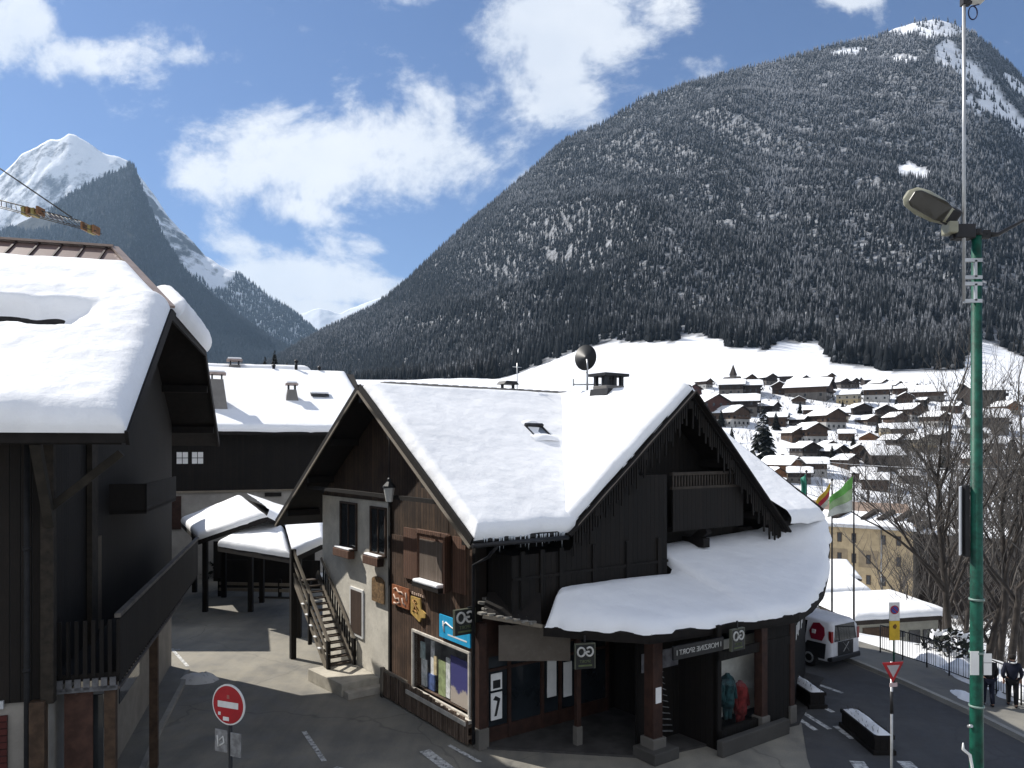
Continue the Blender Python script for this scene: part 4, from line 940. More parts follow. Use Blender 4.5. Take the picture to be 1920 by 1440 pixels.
parts('purlin', BEAM, lc, lambda m: [m.bar((-3, y, lz(y) - .38), (-.05, y, lz(y) - .38), .22, .28) for y in (1.35, 4.0, 15.8, 18.4)] + [m.bar((XL, .25, lz(.25) - .3), (-.1, .25, lz(.25) - .3), .16, .2)])
parts('brace', m_plain('brace_wood', (.022, .018, .013), .8, .3, 4), lc, lambda m: (m.bar((WX + .05, 1.25, 6.4), (WX + .05, .3, 8.1), .18, .18), m.bar((WX, 1.2, 6.7), (-.3, 1.2, 7.9), .16, .16)))
parts('corner_post', m_plain('corner_post_wood', (.024, .019, .014), .85, .4, 5), lc, lambda m: (m.box(WX - .12, WX + .12, 1.2, 1.42, 2.7, 8.4), m.box(WX + .02, WX + .14, 4.3, 4.9, 3.0, 8.6)))
part('drainpipe', BLACK, lc, lambda m: (m.tube([(-2.05, 1.15, -1.2), (-2.05, 1.15, 8.2)], .055, 8), m.tube([(-2.05, 1.15, 5.9), (-2.05, 1.15, 5.98)], .075, 8), m.tube([(-2.05, 1.15, 3.4), (-2.05, 1.15, 3.48)], .075, 8)))
part('door', m_plain('lit_door_wood', (.07, .055, .038), .7, .25, 5), lc, lambda m: (m.box(WX, WX + .06, 4.85, 5.65, 3.3, 5.7),))
rl = m_planks('balcony_boards', (.007, .0055, .005), (.02, .016, .0135), .13, 'y', .3)
b = part('balcony', BEAM, lc, lambda m: (m.box(WX, -.45, 1.6, 16.2, 3.0, 3.16),))
def f(m):
    y = 1.65
    while y < 16.1: m.box(-.47, -.43, y, y + .115, 2.86 + .07 * (int(y * 8) % 2), 4.28); y += .128
part('railing_board', rl, b, f)
part('handrail', m_plain('handrail_wood', (.09, .08, .07), .7, .3, 4), b, lambda m: (m.bar((-.45, 1.55, 4.38), (-.45, 16.2, 4.38), .12, .09),))
part('lower_rail', m_plain('lower_rail_wood', (.07, .06, .055), .7, .3, 4), b, lambda m: m.bar((-.42, 1.55, 2.82), (-.42, 11.5, 2.82), .05, .06))
part('cut_out_fascia', m_plain('pale_cut_out_board', (.11, .11, .115), .8, .3, 4), b, lambda m: [m.box(-1.62 + .17 * k, -1.5 + .17 * k, 1.54, 1.58, 2.82, 3.06) for k in range(7)] + [m.box(-1.66, -.45, 1.54, 1.58, 2.78, 2.88)])
parts('end_baluster', DWOOD, b, lambda m: [m.box(-1.6 + .16 * k, -1.52 + .16 * k, 1.56, 1.6, 3.1, 4.3) for k in range(8)])
part('upper_balcony', rl, lc, lambda m: (m.box(WX, -.75, 6.8, 12.5, 6.15, 6.25), m.box(-.8, -.75, 6.8, 12.5, 6.2, 7.0), m.box(WX, -.75, 6.8, 6.85, 6.2, 7.0)))
parts('balcony_post', m_plain('porch_post_wood', (.06, .037, .023), .8, .35, 4), lc, lambda m: (m.box(-2.0, -1.72, 1.1, 1.36, -1.3, 2.78), m.box(-.72, -.5, 1.6, 1.82, -1.12, 2.98), m.box(-.72, -.5, 7, 7.2, -1.12, 2.98)))
part('garage_shutter', m_planks('dark_red_shutter', (.05, .012, .01), (.085, .02, .016), .14, 'z', .2), lc, lambda m: m.box(-6.5, -2.45, 1.28, 1.34, -1.2, 2.5))
parts('small_window', m_plain('daylit_pane', (.45, .46, .48), .3, .1, 3), lc, lambda m: (m.box(-2.95, -2.78, 1.24, 1.3, 2.66, 2.82), m.box(-2.68, -2.5, 1.24, 1.3, 2.66, 2.82)))
parts('shop_pane', m_glass('chalet_shop_glass', (.06, .065, .07), .1), lc, lambda m: (m.box(-1.45, -.8, 1.9, 1.94, .4, 2.6), m.box(WX, WX + .03, 2.6, 6.4, .5, 2.5), m.box(WX, WX + .03, 8, 11, .5, 2.5)))
part('porch_side_panel', m_plain('red_brown_panel', (.06, .03, .022), .8, .3, 4), lc, lambda m: m.box(-1.5, -.95, 1.66, 1.7, -1.12, 2.75))

def toL(x, y, z):
    dx, dy = x - LO[0], y - LO[1]; c, s_ = math.cos(LR), math.sin(LR); return ((dx * c + dy * s_) / .867, (-dx * s_ + dy * c) / .867, (z - LO[2]) / .867)
m = MB(); m.prism([toL(*q) for q in ((-15.6, 33.6, 0), (-27, 33.6, 0), (-29, 40, 0), (-18.6, 40, 0))], (0, 0, 6.4 / .867)); m.build('added_shade_wall', DWOOD, lc)  # unseen block added behind the chalet to throw shade on the lane
m = MB(); m.prism([toL(*q) for q in ((-15.5, 33.3, 6.4), (-27.4, 33.3, 6.4), (-29.4, 40.4, 7.2), (-18.5, 40.4, 7.2))], (0, 0, .4)); m.build('added_shade_roof', SNOW, lc)

# ------------------------------------------------------------------ the long house at the end of the lane
BO = (-18.4, 45, 0); BR = math.atan2(.36, .93)
bh = thing('long_house', 'long house with snow covered roof, dark timber upper floor and grey walls behind the lane', 'house', BO, BR)
bz = lambda y: 9.0 + .45 * (y if y < 10.4 else 20.8 - y)
XB0, XB1 = -14, 10.6
m = MB(); deck(m, [(XB0, 0, bz(0)), (XB1, 0, bz(0)), (XB1, 10.4, bz(10.4)), (XB0, 10.4, bz(10.4))]); deck(m, [(XB0, 20.8, bz(0)), (XB1, 20.8, bz(0)), (XB1, 10.4, bz(10.4)), (XB0, 10.4, bz(10.4))]); m.build('roof', BEAM, bh)
m = MB(); m.grid(slab((XB0, 0, bz(0)), (XB1, 0, bz(0)), (XB1 - .6, 10.4, bz(10.4)), (XB0, 10.4, bz(10.4)), .4, (1, 1, 1, 0), 34, .04, 31, .05)); m.grid(slab((XB0, 11, bz(11)), (7.5, 11, bz(11) + .5), (7.2, 14, bz(11) + .6), (XB0, 14, bz(11) + .5), .5, (1, 1, 1, 1), 20, .08, 32, .05)); m.build('roof_snow', SNOW, bh)
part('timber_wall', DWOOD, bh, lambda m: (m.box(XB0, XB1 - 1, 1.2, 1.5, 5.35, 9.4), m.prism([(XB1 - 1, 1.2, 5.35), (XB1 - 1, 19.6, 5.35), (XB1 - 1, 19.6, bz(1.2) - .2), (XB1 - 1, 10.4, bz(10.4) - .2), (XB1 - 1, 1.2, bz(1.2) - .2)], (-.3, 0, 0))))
part('rendered_wall', m_stucco('long_house_render', (.36, .34, .31)), bh, lambda m: m.box(XB0, XB1 - 1, 1.3, 1.6, 0, 5.35))
part('wall_plate', TRIM, bh, lambda m: m.box(XB0, XB1 - 1, 1.15, 1.32, 5.28, 5.4))
for x0 in (-.6, -1.45):
    w = part('window', WHITE, bh, lambda m: m.box(x0, x0 + .62, 1.1, 1.22, 7.05, 7.75)); part('glazing_bar', DMETAL, w, lambda m: (m.box(x0 + .29, x0 + .33, 1.08, 1.1, 7.05, 7.75), m.box(x0, x0 + .62, 1.08, 1.1, 7.38, 7.42)))
part('shutter', RBEAM, bh, lambda m: m.box(-1.9, -1.2, 1.22, 1.3, 3.1, 5.1)); part('door_frame', WHITE, bh, lambda m: m.box(-2.3, -2.0, 1.22, 1.3, 3.2, 4.9))
part('wall_niche', BEAM, bh, lambda m: m.box(3.6, 4.6, 1.22, 1.3, 4.95, 5.2))
def roof_chimney(label, x, y, w, h, base=1.5):
    c = thing('roof_chimney', label, 'chimney', (BO[0] + x * math.cos(BR) - y * math.sin(BR), BO[1] + x * math.sin(BR) + y * math.cos(BR), bz(y)), BR, 'stone chimneys on the long house')
    a = w * base / 2; k = w / 2
    part('stack', STONE, c, lambda m: m.add([(-a, -a, -.5), (a, -a, -.5), (a, a, -.5), (-a, a, -.5), (-k * .8, -k * .8, h), (k * .8, -k * .8, h), (k * .8, k * .8, h), (-k * .8, k * .8, h)], [(0, 1, 5, 4), (1, 2, 6, 5), (2, 3, 7, 6), (3, 0, 4, 7), (4, 5, 6, 7)]))
    parts('leg', DMETAL, c, lambda m: [m.box(i * k * .6 - .05, i * k * .6 + .05, j * k * .6 - .05, j * k * .6 + .05, h, h + .3) for i in (-1, 1) for j in (-1, 1)])
    part('cap', m_plain('stone_cap', (.3, .24, .22), .9, .3, 3), c, lambda m: m.box(-k * 1.15, k * 1.15, -k * 1.15, k * 1.15, h + .3, h + .42)); part('cap_snow', SNOW, c, lambda m: m.box(-k, k, -k, k, h + .42, h + .55), .05)
roof_chimney('large stone chimney on the long house, beside the dark gable of the left chalet', .8, 3.0, .95, 2.0); roof_chimney('small stone chimney in the middle of the long house roof', 5.5, 4.4, .7, .95)
roof_chimney('broad chimney topped with snow at the back of the long house ridge', 2.0, 11.0, .95, .7, 1.2)
for lab, x, h in (('small dark vent at the left of the long house ridge', 4.7, .35), ('tall dark vent pipe on the long house ridge', 6.3, .75), ('small dark vent at the right of the long house ridge', 8.0, .35)):
    vx, vy = BO[0] + x * math.cos(BR) - 10 * math.sin(BR), BO[1] + x * math.sin(BR) + 10 * math.cos(BR)
    v = thing('roof_vent', lab, 'vent', (vx, vy, bz(10) + .2), BR, 'vents on the long house ridge')
    part('pipe', DMETAL, v, lambda m: m.tube([(0, 0, 0), (0, 0, h)], .11, 8)); part('hood', DMETAL, v, lambda m: m.lathe([(.17, h), (.15, h + .06), (.04, h + .16)], (0, 0, 0), 8))
sk = thing('roof_hatch', 'snowed in roof window right of the small chimney on the long house', 'skylight', (BO[0] + 7.4 * math.cos(BR) - 5 * math.sin(BR), BO[1] + 7.4 * math.sin(BR) + 5 * math.cos(BR), bz(5) + .3), BR)
part('frame', DMETAL, sk, lambda m: m.prism([(-.6, -.4, .0), (.6, -.4, .0), (.6, .3, .3), (-.6, .3, .3)], (0, 0, .08))); part('snow_cover', SNOW, sk, lambda m: m.prism([(-.6, -.2, .18), (.6, -.2, .18), (.6, .5, .42), (-.6, .5, .42)], (0, 0, .14)), .05)

# ------------------------------------------------------------------ open shelters with snowy roofs at the end of the lane
def shelter(label, quads, posts, zc, rails):
    c = Vector(quads[0][0]); o = Vector((c.x, c.y, 0)); s = thing('open_shelter', label, 'shelter', o, 0, 'snow roofed shelters on the lane')
    L = lambda p: Vector(p) - o
    m = MB()
    for q in quads: m.prism([L(p) - Vector((0, 0, .02)) for p in q[:4]], (0, 0, -.22))
    m.build('roof', BEAM, s)
    for i, q in enumerate(quads): m = MB(); m.grid(slab(*[L(p) for p in q[:4]], .36, q[4], 18, .06, 40 + i, .05)); m.build('roof_snow', SNOW, s)
    parts('post', DWOOD, s, lambda m: [m.box(p.x - o.x - .11, p.x - o.x + .11, p.y - o.y - .11, p.y - o.y + .11, 0, zt - .1) for p, zt in posts])
    part('rear_panel', DWOOD, s, lambda m: m.prism([(a.x - o.x, a.y - o.y, .0) for a in rails] + [(a.x - o.x, a.y - o.y + .08, .0) for a in rails[::-1]], (0, 0, zc)))
    return s
A, B_, D_, E_ = PD(340, 980, 43), PD(457, 934, 42), PD(500, 968, 34), PD(372, 1012, 36)
shelter('higher snow covered shelter in front of the long grey wall', [(E_, D_, B_, A, (1, 1, 1, 1)), (D_, PD(545, 990, 35), PD(540, 962, 43), B_, (1, 1, 0, 0))],
        [(PD(385, 1100, 37), 3.6), (PD(470, 1100, 37), 4.3), (PD(365, 1060, 42), 3.8)], 2.4, [PX(400, 1090), PX(590, 1092)])
shelter('lower snow covered shelter beside the wooden stair', [(PD(408, 1024, 35), PD(548, 1046, 31), PD(530, 979, 36), PD(500, 976, 36), (1, 1, 1, 1)), (PD(548, 1046, 31), PD(608, 1018, 33), PD(608, 982, 37), PD(530, 979, 36), (1, 1, 1, 0))],
        [(PX(491, 1130), 3.2), (PD(560, 1130, 32), 3.4), (PX(420, 1120), 2.9)], 1.6, [PX(425, 1102), PX(600, 1104)])
fe = thing('rail_fence', 'low two rail wooden fence in front of the shelters', 'fence', PX(412, 1118))
fo = PX(412, 1118); fp = [PX(x, y) - fo for x, y in ((412, 1118), (470, 1120), (525, 1121), (580, 1122))]
parts('post', DWOOD, fe, lambda m: [m.box(p.x - .08, p.x + .08, p.y - .08, p.y + .08, 0, 1.0) for p in fp])
parts('rail', TRIM, fe, lambda m: [m.bar(fp[0] + Vector((0, -.1, z)), fp[-1] + Vector((0, -.1, z)), .05, .16) for z in (.4, .72)])
part('kickboard', TRIM, fe, lambda m: m.bar(fp[1] + Vector((.5, -.1, -.0)), fp[-1] + Vector((0, -.1, .0)), .3, .12))

def bush(name, label, cat, p, rx, rz, n, mat, snow, seed, snowf=.3, size=.12):
    rnd = random.Random(seed); t = thing(name, label, cat, p); m = MB(); s = MB()
    for i in range(n):
        a = rnd.random() * 6.28; h = rnd.random(); r = rx * math.sqrt(rnd.random()) * (1 - .55 * h ** 2)
        c = Vector((r * math.cos(a), r * math.sin(a), h * rz)); d = Vector((rnd.gauss(0, 1), rnd.gauss(0, 1), rnd.gauss(0, 1) + .4)).normalized(); u = d.orthogonal().normalized(); v = d.cross(u); k = size * (.5 + rnd.random())
        (s if rnd.random() < snowf * (.3 + h) else m).add([c - u * k, c + v * k * .6, c + u * k, c - v * k * .6], [(0, 1, 2, 3)])
    part('stem', BEAM, t, lambda q: q.tube([(0, 0, -.2), (0, 0, rz * .6)], .06, 6)); m.build('foliage', mat, t, fix=False)
    if len(s.f) > 60: s.build('clinging_snow', snow, t, fix=False)
    return t
EVG = m_plain('evergreen_leaf', (.03, .04, .015), .8, .5, 4); EVD = m_plain('dark_evergreen', (.008, .011, .008), .85, .5, 4)
bush('shrub', 'yellowish green shrub with snow at the end of the left balcony', 'shrub', PX(356, 1084), .45, 2.2, 500, EVG, SNOW, 3, .35)
bush('shrub', 'dark round shrub capped with snow below the higher shelter', 'shrub', PX(383, 1080), .6, 2.2, 600, EVD, SNOW, 5, .2)
tag(mound('snow_bank', PX(352, 1082).x, PX(352, 1082).y, .7, .7, 1.3, SNOW, 12), 'white snow bank at the foot of the yellowish shrub', 'snow bank')
for k, (x, y) in enumerate(((400, 1083), (470, 1086), (560, 1075), (530, 1090))):
    bush('planter_shrub', ['snow flecked shrub left of the shelter post', 'snow flecked shrub behind the middle of the rail fence', 'snow flecked shrub next to the stair foot', 'low snow flecked shrub under the lower shelter'][k], 'shrub', PX(x, y), .8, 1.5, 260, EVD, SNOW, 20 + k, .22)

# ------------------------------------------------------------------ crane jib reaching in from the left, beyond the roof
cd = 75
cr = thing('construction_crane', 'thin crane jib with yellow and orange fittings reaching over the brown roof', 'crane', PD(-60, 375, cd))
co_ = Vector(cr.location); q = lambda x, y, dz=0, dy=0: PD(x, y, cd) - co_ + Vector((0, dy, dz))
YEL = m_plain('crane_yellow', (.2, .16, .05), .6, .3, 3); ORG = m_plain('crane_orange', (.16, .075, .03), .6, .3, 3); CST = m_plain('crane_steel', (.05, .045, .04), .6, .3, 3)
def f(m):
    for dy in (-.5, .5): m.tube([q(-60, 373, 0, dy), q(186, 436, 0, dy)], .045, 5)
    m.tube([q(-60, 360), q(150, 414)], .06, 5)
    for k in range(26):
        a = k / 25; b_ = (k + .5) / 25
        m.tube([q(-60 + 246 * a, 373 + 63 * a, 0, -.5), q(-60 + 210 * min(1, b_), 360 + 54 * min(1, b_))], .035, 4)
part('jib', CST, cr, f)
part('tie_rod', CST, cr, lambda m: m.tube([q(-60, 275), q(135, 408)], .07, 5))
parts('cabin_fitting', YEL, cr, lambda m: [m.box(p.x - .16, p.x + .16, -.5, .5, p.z - .45, p.z + .3) for p in (q(48, 396), q(66, 398), q(172, 430))])
parts('counterweight', ORG, cr, lambda m: [m.box(p.x - .1, p.x + .1, -.6, .6, p.z - .4, p.z + .35) for p in (q(57, 397), q(76, 396), q(159, 425), q(180, 431))])
part('walkway', m_plain('jib_walkway', (.16, .16, .19), .6, .3, 3), cr, lambda m: m.prism([q(88, 398), q(112, 402), q(118, 412), q(92, 408)], (0, .3, 0)))
# ------------------------------------------------------------------ the village on the opposite slope
def spot(px, py):                                     # terrain point seen at a photo position
    ds = np.linspace(100, 640, 1200); zz = terr_z(np.full_like(ds, px), ds); yy = HZ - (zz - H) / ds * F
    i = np.nonzero(yy <= py)[0]; i = i[0] if len(i) else len(ds) - 1
    return Vector(((px - 960) / F * ds[i], ds[i], zz[i]))
V_W = {'brown': m_planks('village_brown', (.05, .03, .02), (.1, .065, .045), .4, 'xy', .3), 'dark': m_planks('village_dark', (.018, .013, .011), (.045, .033, .026), .4, 'xy', .3),
       'orange': m_planks('village_orange', (.16, .075, .035), (.26, .13, .065), .4, 'xy', .2), 'grey': m_planks('village_grey', (.1, .09, .08), (.17, .155, .14), .4, 'xy', .3),
       'white': m_stucco('village_white', (.42, .41, .39)), 'yellow': m_stucco('village_yellow', (.42, .33, .19)), 'cream': m_stucco('village_cream', (.36, .32, .25)), 'red': m_planks('village_red', (.06, .025, .02), (.1, .045, .036), .4, 'xy', .3)}
V_GL = m_glass('village_glass', (.02, .022, .026), .2); V_RF = m_plain('village_eaves', (.03, .024, .02), .85, .3, 2)
V_SN = m_snow('village_snow', (.84, .85, .87), ((.2, .19, .18), .5, .7), .4)
PROTO = {}
def house_proto(low, up, w, l, h, sl, floors):
    t = thing('village_house', '', 'house'); hw = w / 2; oh = .9
    zr = lambda x: h + sl * (hw - abs(x))
    part('wall', V_W[low], t, lambda m: m.box(-hw, hw, 0, l, -4, h * .5))
    part('upper_wall', V_W[up], t, lambda m: m.prism([(-hw, 0, h * .5), (hw, 0, h * .5), (hw, 0, zr(hw)), (0, 0, zr(0)), (-hw, 0, zr(-hw))], (0, l, 0)))
    m = MB()
    for s in (-1, 1): m.prism([(s * (hw + oh), -1.3, zr(hw + oh) + .1), (0, -1.3, zr(0) + .1), (0, l + .9, zr(0) + .1), (s * (hw + oh), l + .9, zr(hw + oh) + .1)], (0, 0, -.24))
    m.build('roof', V_RF, t)
    m = MB()
    for s in (-1, 1):
        P = []
        for i in range(9):
            row = []
            for j in range(9):
                u, v = i / 8, j / 8; e = min(u * 6, v * l, (1 - v) * l, 1.0) if True else 0
                x = s * (hw + oh) * (1 - u); y = -1.25 + (l + 2.1) * v; k = min(1, u * 8 + .3 * (0 < i), v * 9, (1 - v) * 9)
                row.append((x, y, zr(x) + .12 + (.42 * k + .14 * (float(vnoise(np.array(x * .5 + w), np.array(y * .5))) - .5) * k)))
            P.append(row)
        m.grid(P)
    m.build('roof_snow', V_SN, t)
    def win(x, z, y=-.05, side=0):
        m = MB()
        if side: m.box(side * hw - .06, side * hw + .06, x - .45, x + .45, z, z + 1.1)
        else: m.box(x - .5, x + .5, y - .03, y + .06, z, z + 1.15)
        return m.build('window', V_GL, t)
    for fl in range(floors):
        z = .9 + fl * 2.6
        for x in np.linspace(-hw + 1.3, hw - 1.3, 3 if w < 10 else 4): win(x, z)
        for y in np.linspace(2, l - 2, 3): win(y, z, side=-1)
    m = MB(); m.box(-hw * .9, hw * .9, -1.1, 0, h * .52, h * .52 + .15); m.box(-hw * .9, hw * .9, -1.12, -1.05, h * .52, h * .52 + 1.0); m.build('balcony', V_W[up], t)
    m = MB(); m.box(hw * .3, hw * .3 + .8, l * .5, l * .5 + .8, zr(hw * .3) - .3, zr(0) + 1.0); m.build('chimney', V_W['grey'], t)
    return t
used_p = {}
def house(kind, px, py, wpx, rz, label, group=None):
    low, up, w, l, h, sl, fl = kind
    if kind not in PROTO: PROTO[kind] = house_proto(*kind); first = True
    else: first = False
    p = spot(px, py); k = .74 * wpx / F * p.y / (w + 1.6); rt = PROTO[kind]
    if first: rt.location = p; rt.rotation_euler = (0, 0, R(rz)); rt.scale = (k,) * 3; rt['label'] = label; return rt
    return dup(rt, p, R(rz), label, k)
K1 = ('white', 'brown', 10, 12, 6.2, .5, 2); K2 = ('grey', 'dark', 9, 11, 5.4, .52, 2); K3 = ('cream', 'orange', 9, 12, 5, .55, 1); K4 = ('dark', 'dark', 12, 9, 4.2, .4, 1)
K5 = ('yellow', 'cream', 10, 12, 6, .45, 2); K6 = ('brown', 'brown', 8, 10, 5, .55, 1); K7 = ('brown', 'red', 12, 12, 7.5, .5, 3); K8 = ('grey', 'brown', 13, 16, 5, .52, 1)
for a in [
    (K7, 1345, 792, 92, 20, 'large reddish brown three storey chalet just right of the black gable tip'),
    (K7, 1302, 750, 52, 25, 'dark red gable peeping over the tip of the black gable'),
    (K2, 1394, 742, 56, 70, 'grey chalet with flat looking snow roof below the church'),
    (K2, 1447, 722, 40, 20, 'small dark gabled house highest in the left part of the village'),
    (K6, 1462, 740, 44, -25, 'small brown chalet right below the small dark gabled house'),
    (K4, 1425, 740, 74, 75, 'long low dark house with snow roof right of the church'),
    (K2, 1420, 778, 70, 70, 'grey house with bright snow roof above the lone dark conifer'),
    (K4, 1455, 775, 60, 50, 'dark house half hidden behind the tip of the lone conifer'),
    (K1, 1390, 800, 70, 30, 'white and brown chalet left of the lone dark conifer'),
    (K6, 1475, 798, 44, 62, 'square brown barn with bright snow roof standing alone on the snow'),
    (K2, 1510, 722, 34, 25, 'small dark peaked house at the upper middle of the village'),
    (K8, 1556, 748, 92, 55, 'big brown barn with the widest snow roof in the upper village'),
    (K6, 1558, 716, 30, 20, 'tiny brown chalet above the big barn'),
    (K6, 1542, 715, 22, 40, 'tiniest dark hut on the edge of the white meadow'),
    (K2, 1604, 727, 34, 25, 'small dark chalet right of the big barn near the meadow'),
    (K5, 1612, 758, 50, 55, 'yellow walled house with brown gable right of the big barn'),
    (K4, 1642, 724, 48, 80, 'long low dark shed with snow roof by the meadow edge'),
    (K1, 1668, 752, 56, 60, 'white and brown house with snow roof, fourth from the lamp post in the upper row'),
    (K6, 1698, 758, 40, -20, 'brown chalet with two storeys right of the white and brown house'),
    (K4, 1618, 778, 60, 8, 'wide dark low house below the yellow walled house'),
    (K1, 1568, 806, 72, 18, 'white gable house with brown upper floor in the middle of the village'),
    (K1, 1532, 832, 70, 12, 'white chalet with dark balconies just below the white gable house'),
    (K6, 1602, 826, 36, 70, 'small shed with a bright square snow roof right of the balcony chalet'),
    (K3, 1492, 896, 74, 38, 'orange brown wooden chalet with steep snow roof nearest the shop'),
    (K4, 1446, 880, 46, 30, 'small dark hut left of the orange brown chalet'),
    (K2, 1522, 862, 60, 10, 'dark grey chalet behind the orange brown chalet'),
    (K2, 1578, 868, 62, 20, 'dark house with wide eaves right of the dark grey chalet'),
    (K6, 1612, 858, 44, -15, 'brown hut beside the bare trees right of the dark house'),
    (K5, 1740, 848, 64, 10, 'yellow house with dark roof behind the bare trees'),
    (K4, 1680, 876, 104, 80, 'long low building with a long strip of roof snow below the yellow house'),
    (K8, 1770, 752, 70, 60, 'brown barn in the upper row just left of the green lamp post'),
    (K4, 1868, 758, 110, 82, 'long dark building right of the green lamp post'),
    (K2, 1885, 812, 80, 70, 'grey house with snow roof at the right edge behind bare branches'),
    (K1, 1722, 790, 60, 25, 'white and brown chalet behind the bare crowns, below the upper row'),
    (K6, 1640, 905, 50, 60, 'brown shed with dirty snow roof above the yellow apartment block'),
    (K3, 1860, 880, 60, 20, 'orange brown chalet at the far right behind the bare trees'),
    (K2, 1470, 930, 60, 60, 'dark low house with snow roof showing above the shop roof edge'),
    (K5, 1690, 820, 48, 70, 'small yellow house with snow roof left of the bigger yellow house'),
]: house(*a)
KS = [K1, K2, K6, K4, K3, K8, K2, K6]
rnd = random.Random(21)
EX = [(1330, 728, 'tiny chalet peeping above the large reddish brown chalet'), (1362, 762, 'small snow roofed hut between the large reddish chalet and the church'), (1408, 722, 'tiny hut beside the church tower'), (1484, 716, 'tiny dark roof between the two highest peaked houses'),
      (1520, 742, 'small house at the left corner of the big barn'), (1498, 758, 'low shed with white roof left of the big barn'), (1586, 728, 'tiny hut between the big barn and the small chalet'), (1632, 742, 'small house right above the yellow walled house'),
      (1660, 732, 'tiny shed behind the white and brown house'), (1686, 738, 'tiny snow covered hut near the meadow, right part'), (1716, 744, 'small house at the foot of the meadow left of the lamp post'), (1738, 758, 'small brown house just below the meadow left of the lamp post'),
      (1590, 790, 'small white house right of the white gable house'), (1640, 798, 'brown house below the wide dark low house'), (1662, 786, 'small grey house in the thick of the village'), (1690, 798, 'small snow roofed house under the brown two storey chalet'),
      (1545, 786, 'tiny shed left of the white gable house'), (1512, 800, 'tiny hut on the snow between the barn and the balcony chalet'), (1500, 830, 'small snow roofed shed left of the balcony chalet'), (1560, 846, 'small roof right below the balcony chalet'),
      (1630, 836, 'small shed right of the bright square snow roof'), (1655, 850, 'low brown shed among the bare trees'), (1690, 842, 'grey shed left of the yellow house'), (1712, 822, 'tiny brown house above the yellow house'),
      (1770, 800, 'grey house behind the bare crowns left of the lamp post'), (1775, 830, 'brown shed right of the yellow house'), (1800, 775, 'small chalet immediately left of the lamp post'), (1852, 786, 'small chalet immediately right of the lamp post'),
      (1900, 778, 'low white roofed hut at the right edge'), (1880, 842, 'brown shed at the right edge among branches'), (1850, 830, 'grey hut right of the lamp post, lower row'), (1600, 880, 'low dark shed above the flags'), (1550, 892, 'small snow roofed hut directly above the flags'),
      (1520, 905, 'white roofed lean-to below the orange brown chalet'), (1665, 920, 'white roofed shed above the apartment block ridge'), (1720, 905, 'brown hut right of the long strip of roof snow'), (1460, 905, 'white roofed shed next to the shop roof edge')]
for i, (x, y, lab) in enumerate(EX): house(KS[i % 8], x, y, 30 + 14 * rnd.random() + (y - 720) * .1, rnd.choice([10, 25, 60, 70, -20, 40]), lab)
# church
p = spot(1387, 728); chh = thing('village_church', 'small church with a pointed dark spire at the top left of the village', 'church', p, R(40))
k = p.y / F; chh.scale = (.62,) * 3
part('nave', V_W['grey'], chh, lambda m: m.prism([(-5, 0, 0), (5, 0, 0), (5, 0, 5), (0, 0, 9), (-5, 0, 5)], (0, 14, 0)))
part('nave_roof', V_RF, chh, lambda m: (m.prism([(-6, -.6, 4.6), (0, -.6, 9.4), (0, 15, 9.4), (-6, 15, 4.6)], (0, 0, .3)), m.prism([(6, -.6, 4.6), (0, -.6, 9.4), (0, 15, 9.4), (6, 15, 4.6)], (0, 0, .3))))
part('tower', V_W['grey'], chh, lambda m: m.box(-8.2, -4.4, 0, 3.8, -3, 10))
part('spire', V_RF, chh, lambda m: m.add([(-8.6, -.4, 10), (-4, -.4, 10), (-4, 4.2, 10), (-8.6, 4.2, 10), (-6.3, 1.9, 19)], [(0, 1, 4), (1, 2, 4), (2, 3, 4), (3, 0, 4), (0, 3, 2, 1)]))
part('window', V_GL, chh, lambda m: m.box(-6.8, -5.8, -.1, .02, 6, 8))

# ------------------------------------------------------------------ single trees
def conifer(label, p, h, r, seed, snowf=.12, group=None):
    rnd = random.Random(seed); t = thing('conifer_tree', label, 'conifer', p, rnd.random() * 6, group)
    part('trunk', BEAM, t, lambda m: m.tube([(0, 0, -1), (0, 0, h * .9)], [.22, .04], 6)); m = MB(); s = MB()
    for i in range(int(420)):
        z = .06 + .94 * rnd.random() ** 1.15; rr = r * (1 - z) ** .85 * (.55 + .5 * rnd.random()) + .1; a = rnd.random() * 6.28; c = Vector((math.cos(a), math.sin(a), 0)); b = Vector((-c.y, c.x, 0)); k = rr * .28 + .12
        base = c * rr * .15 + Vector((0, 0, z * h)); tip = c * rr + Vector((0, 0, z * h - rr * .38)); mid = (base + tip) / 2 + Vector((0, 0, rr * .1))
        (s if rnd.random() < snowf else m).add([base, mid + b * k, tip, mid - b * k], [(0, 1, 2, 3)])
    m.build('crown', EVD, t, fix=False)
    if len(s.f) > 40 and h > 8: s.build('snow_on_branches', SNOW, t, fix=False)
    return t
p = spot(1431, 872); conifer('large lone dark conifer standing among the village houses', p, 118 / F * p.y, 40 / F * p.y, 3)
p = spot(1455, 806); conifer('small conifer next to the square brown barn', p, 34 / F * p.y, 12 / F * p.y, 4)
for i, (x, y, hh, r_) in enumerate(((497, 722, 66, 16), (515, 722, 78, 18), (538, 722, 56, 14))):
    d = 150; q = PD(x, 735, d); conifer(['left dark conifer of three behind the long house roof', 'tallest dark conifer behind the long house roof', 'right dark conifer of three behind the long house roof'][i], (q.x, q.y, q.z), hh / F * d, r_ / F * d, 30 + i, .05, 'conifers behind the long house')

for i, (x, y, hh) in enumerate(((1352, 800, 34), (1372, 830, 30), (1500, 775, 22), (1580, 770, 20), (1648, 812, 30), (1625, 890, 40), (1700, 872, 34), (1560, 870, 36), (1680, 770, 22), (1736, 775, 26), (1770, 880, 44), (1830, 800, 34), (1900, 860, 48), (1535, 880, 38), (1600, 842, 26), (1640, 868, 30))):
    p = spot(x, y); conifer('small dark conifer between the village houses', p, hh / F * p.y, hh * .32 / F * p.y, 60 + i, .12, 'small conifers between the village houses')

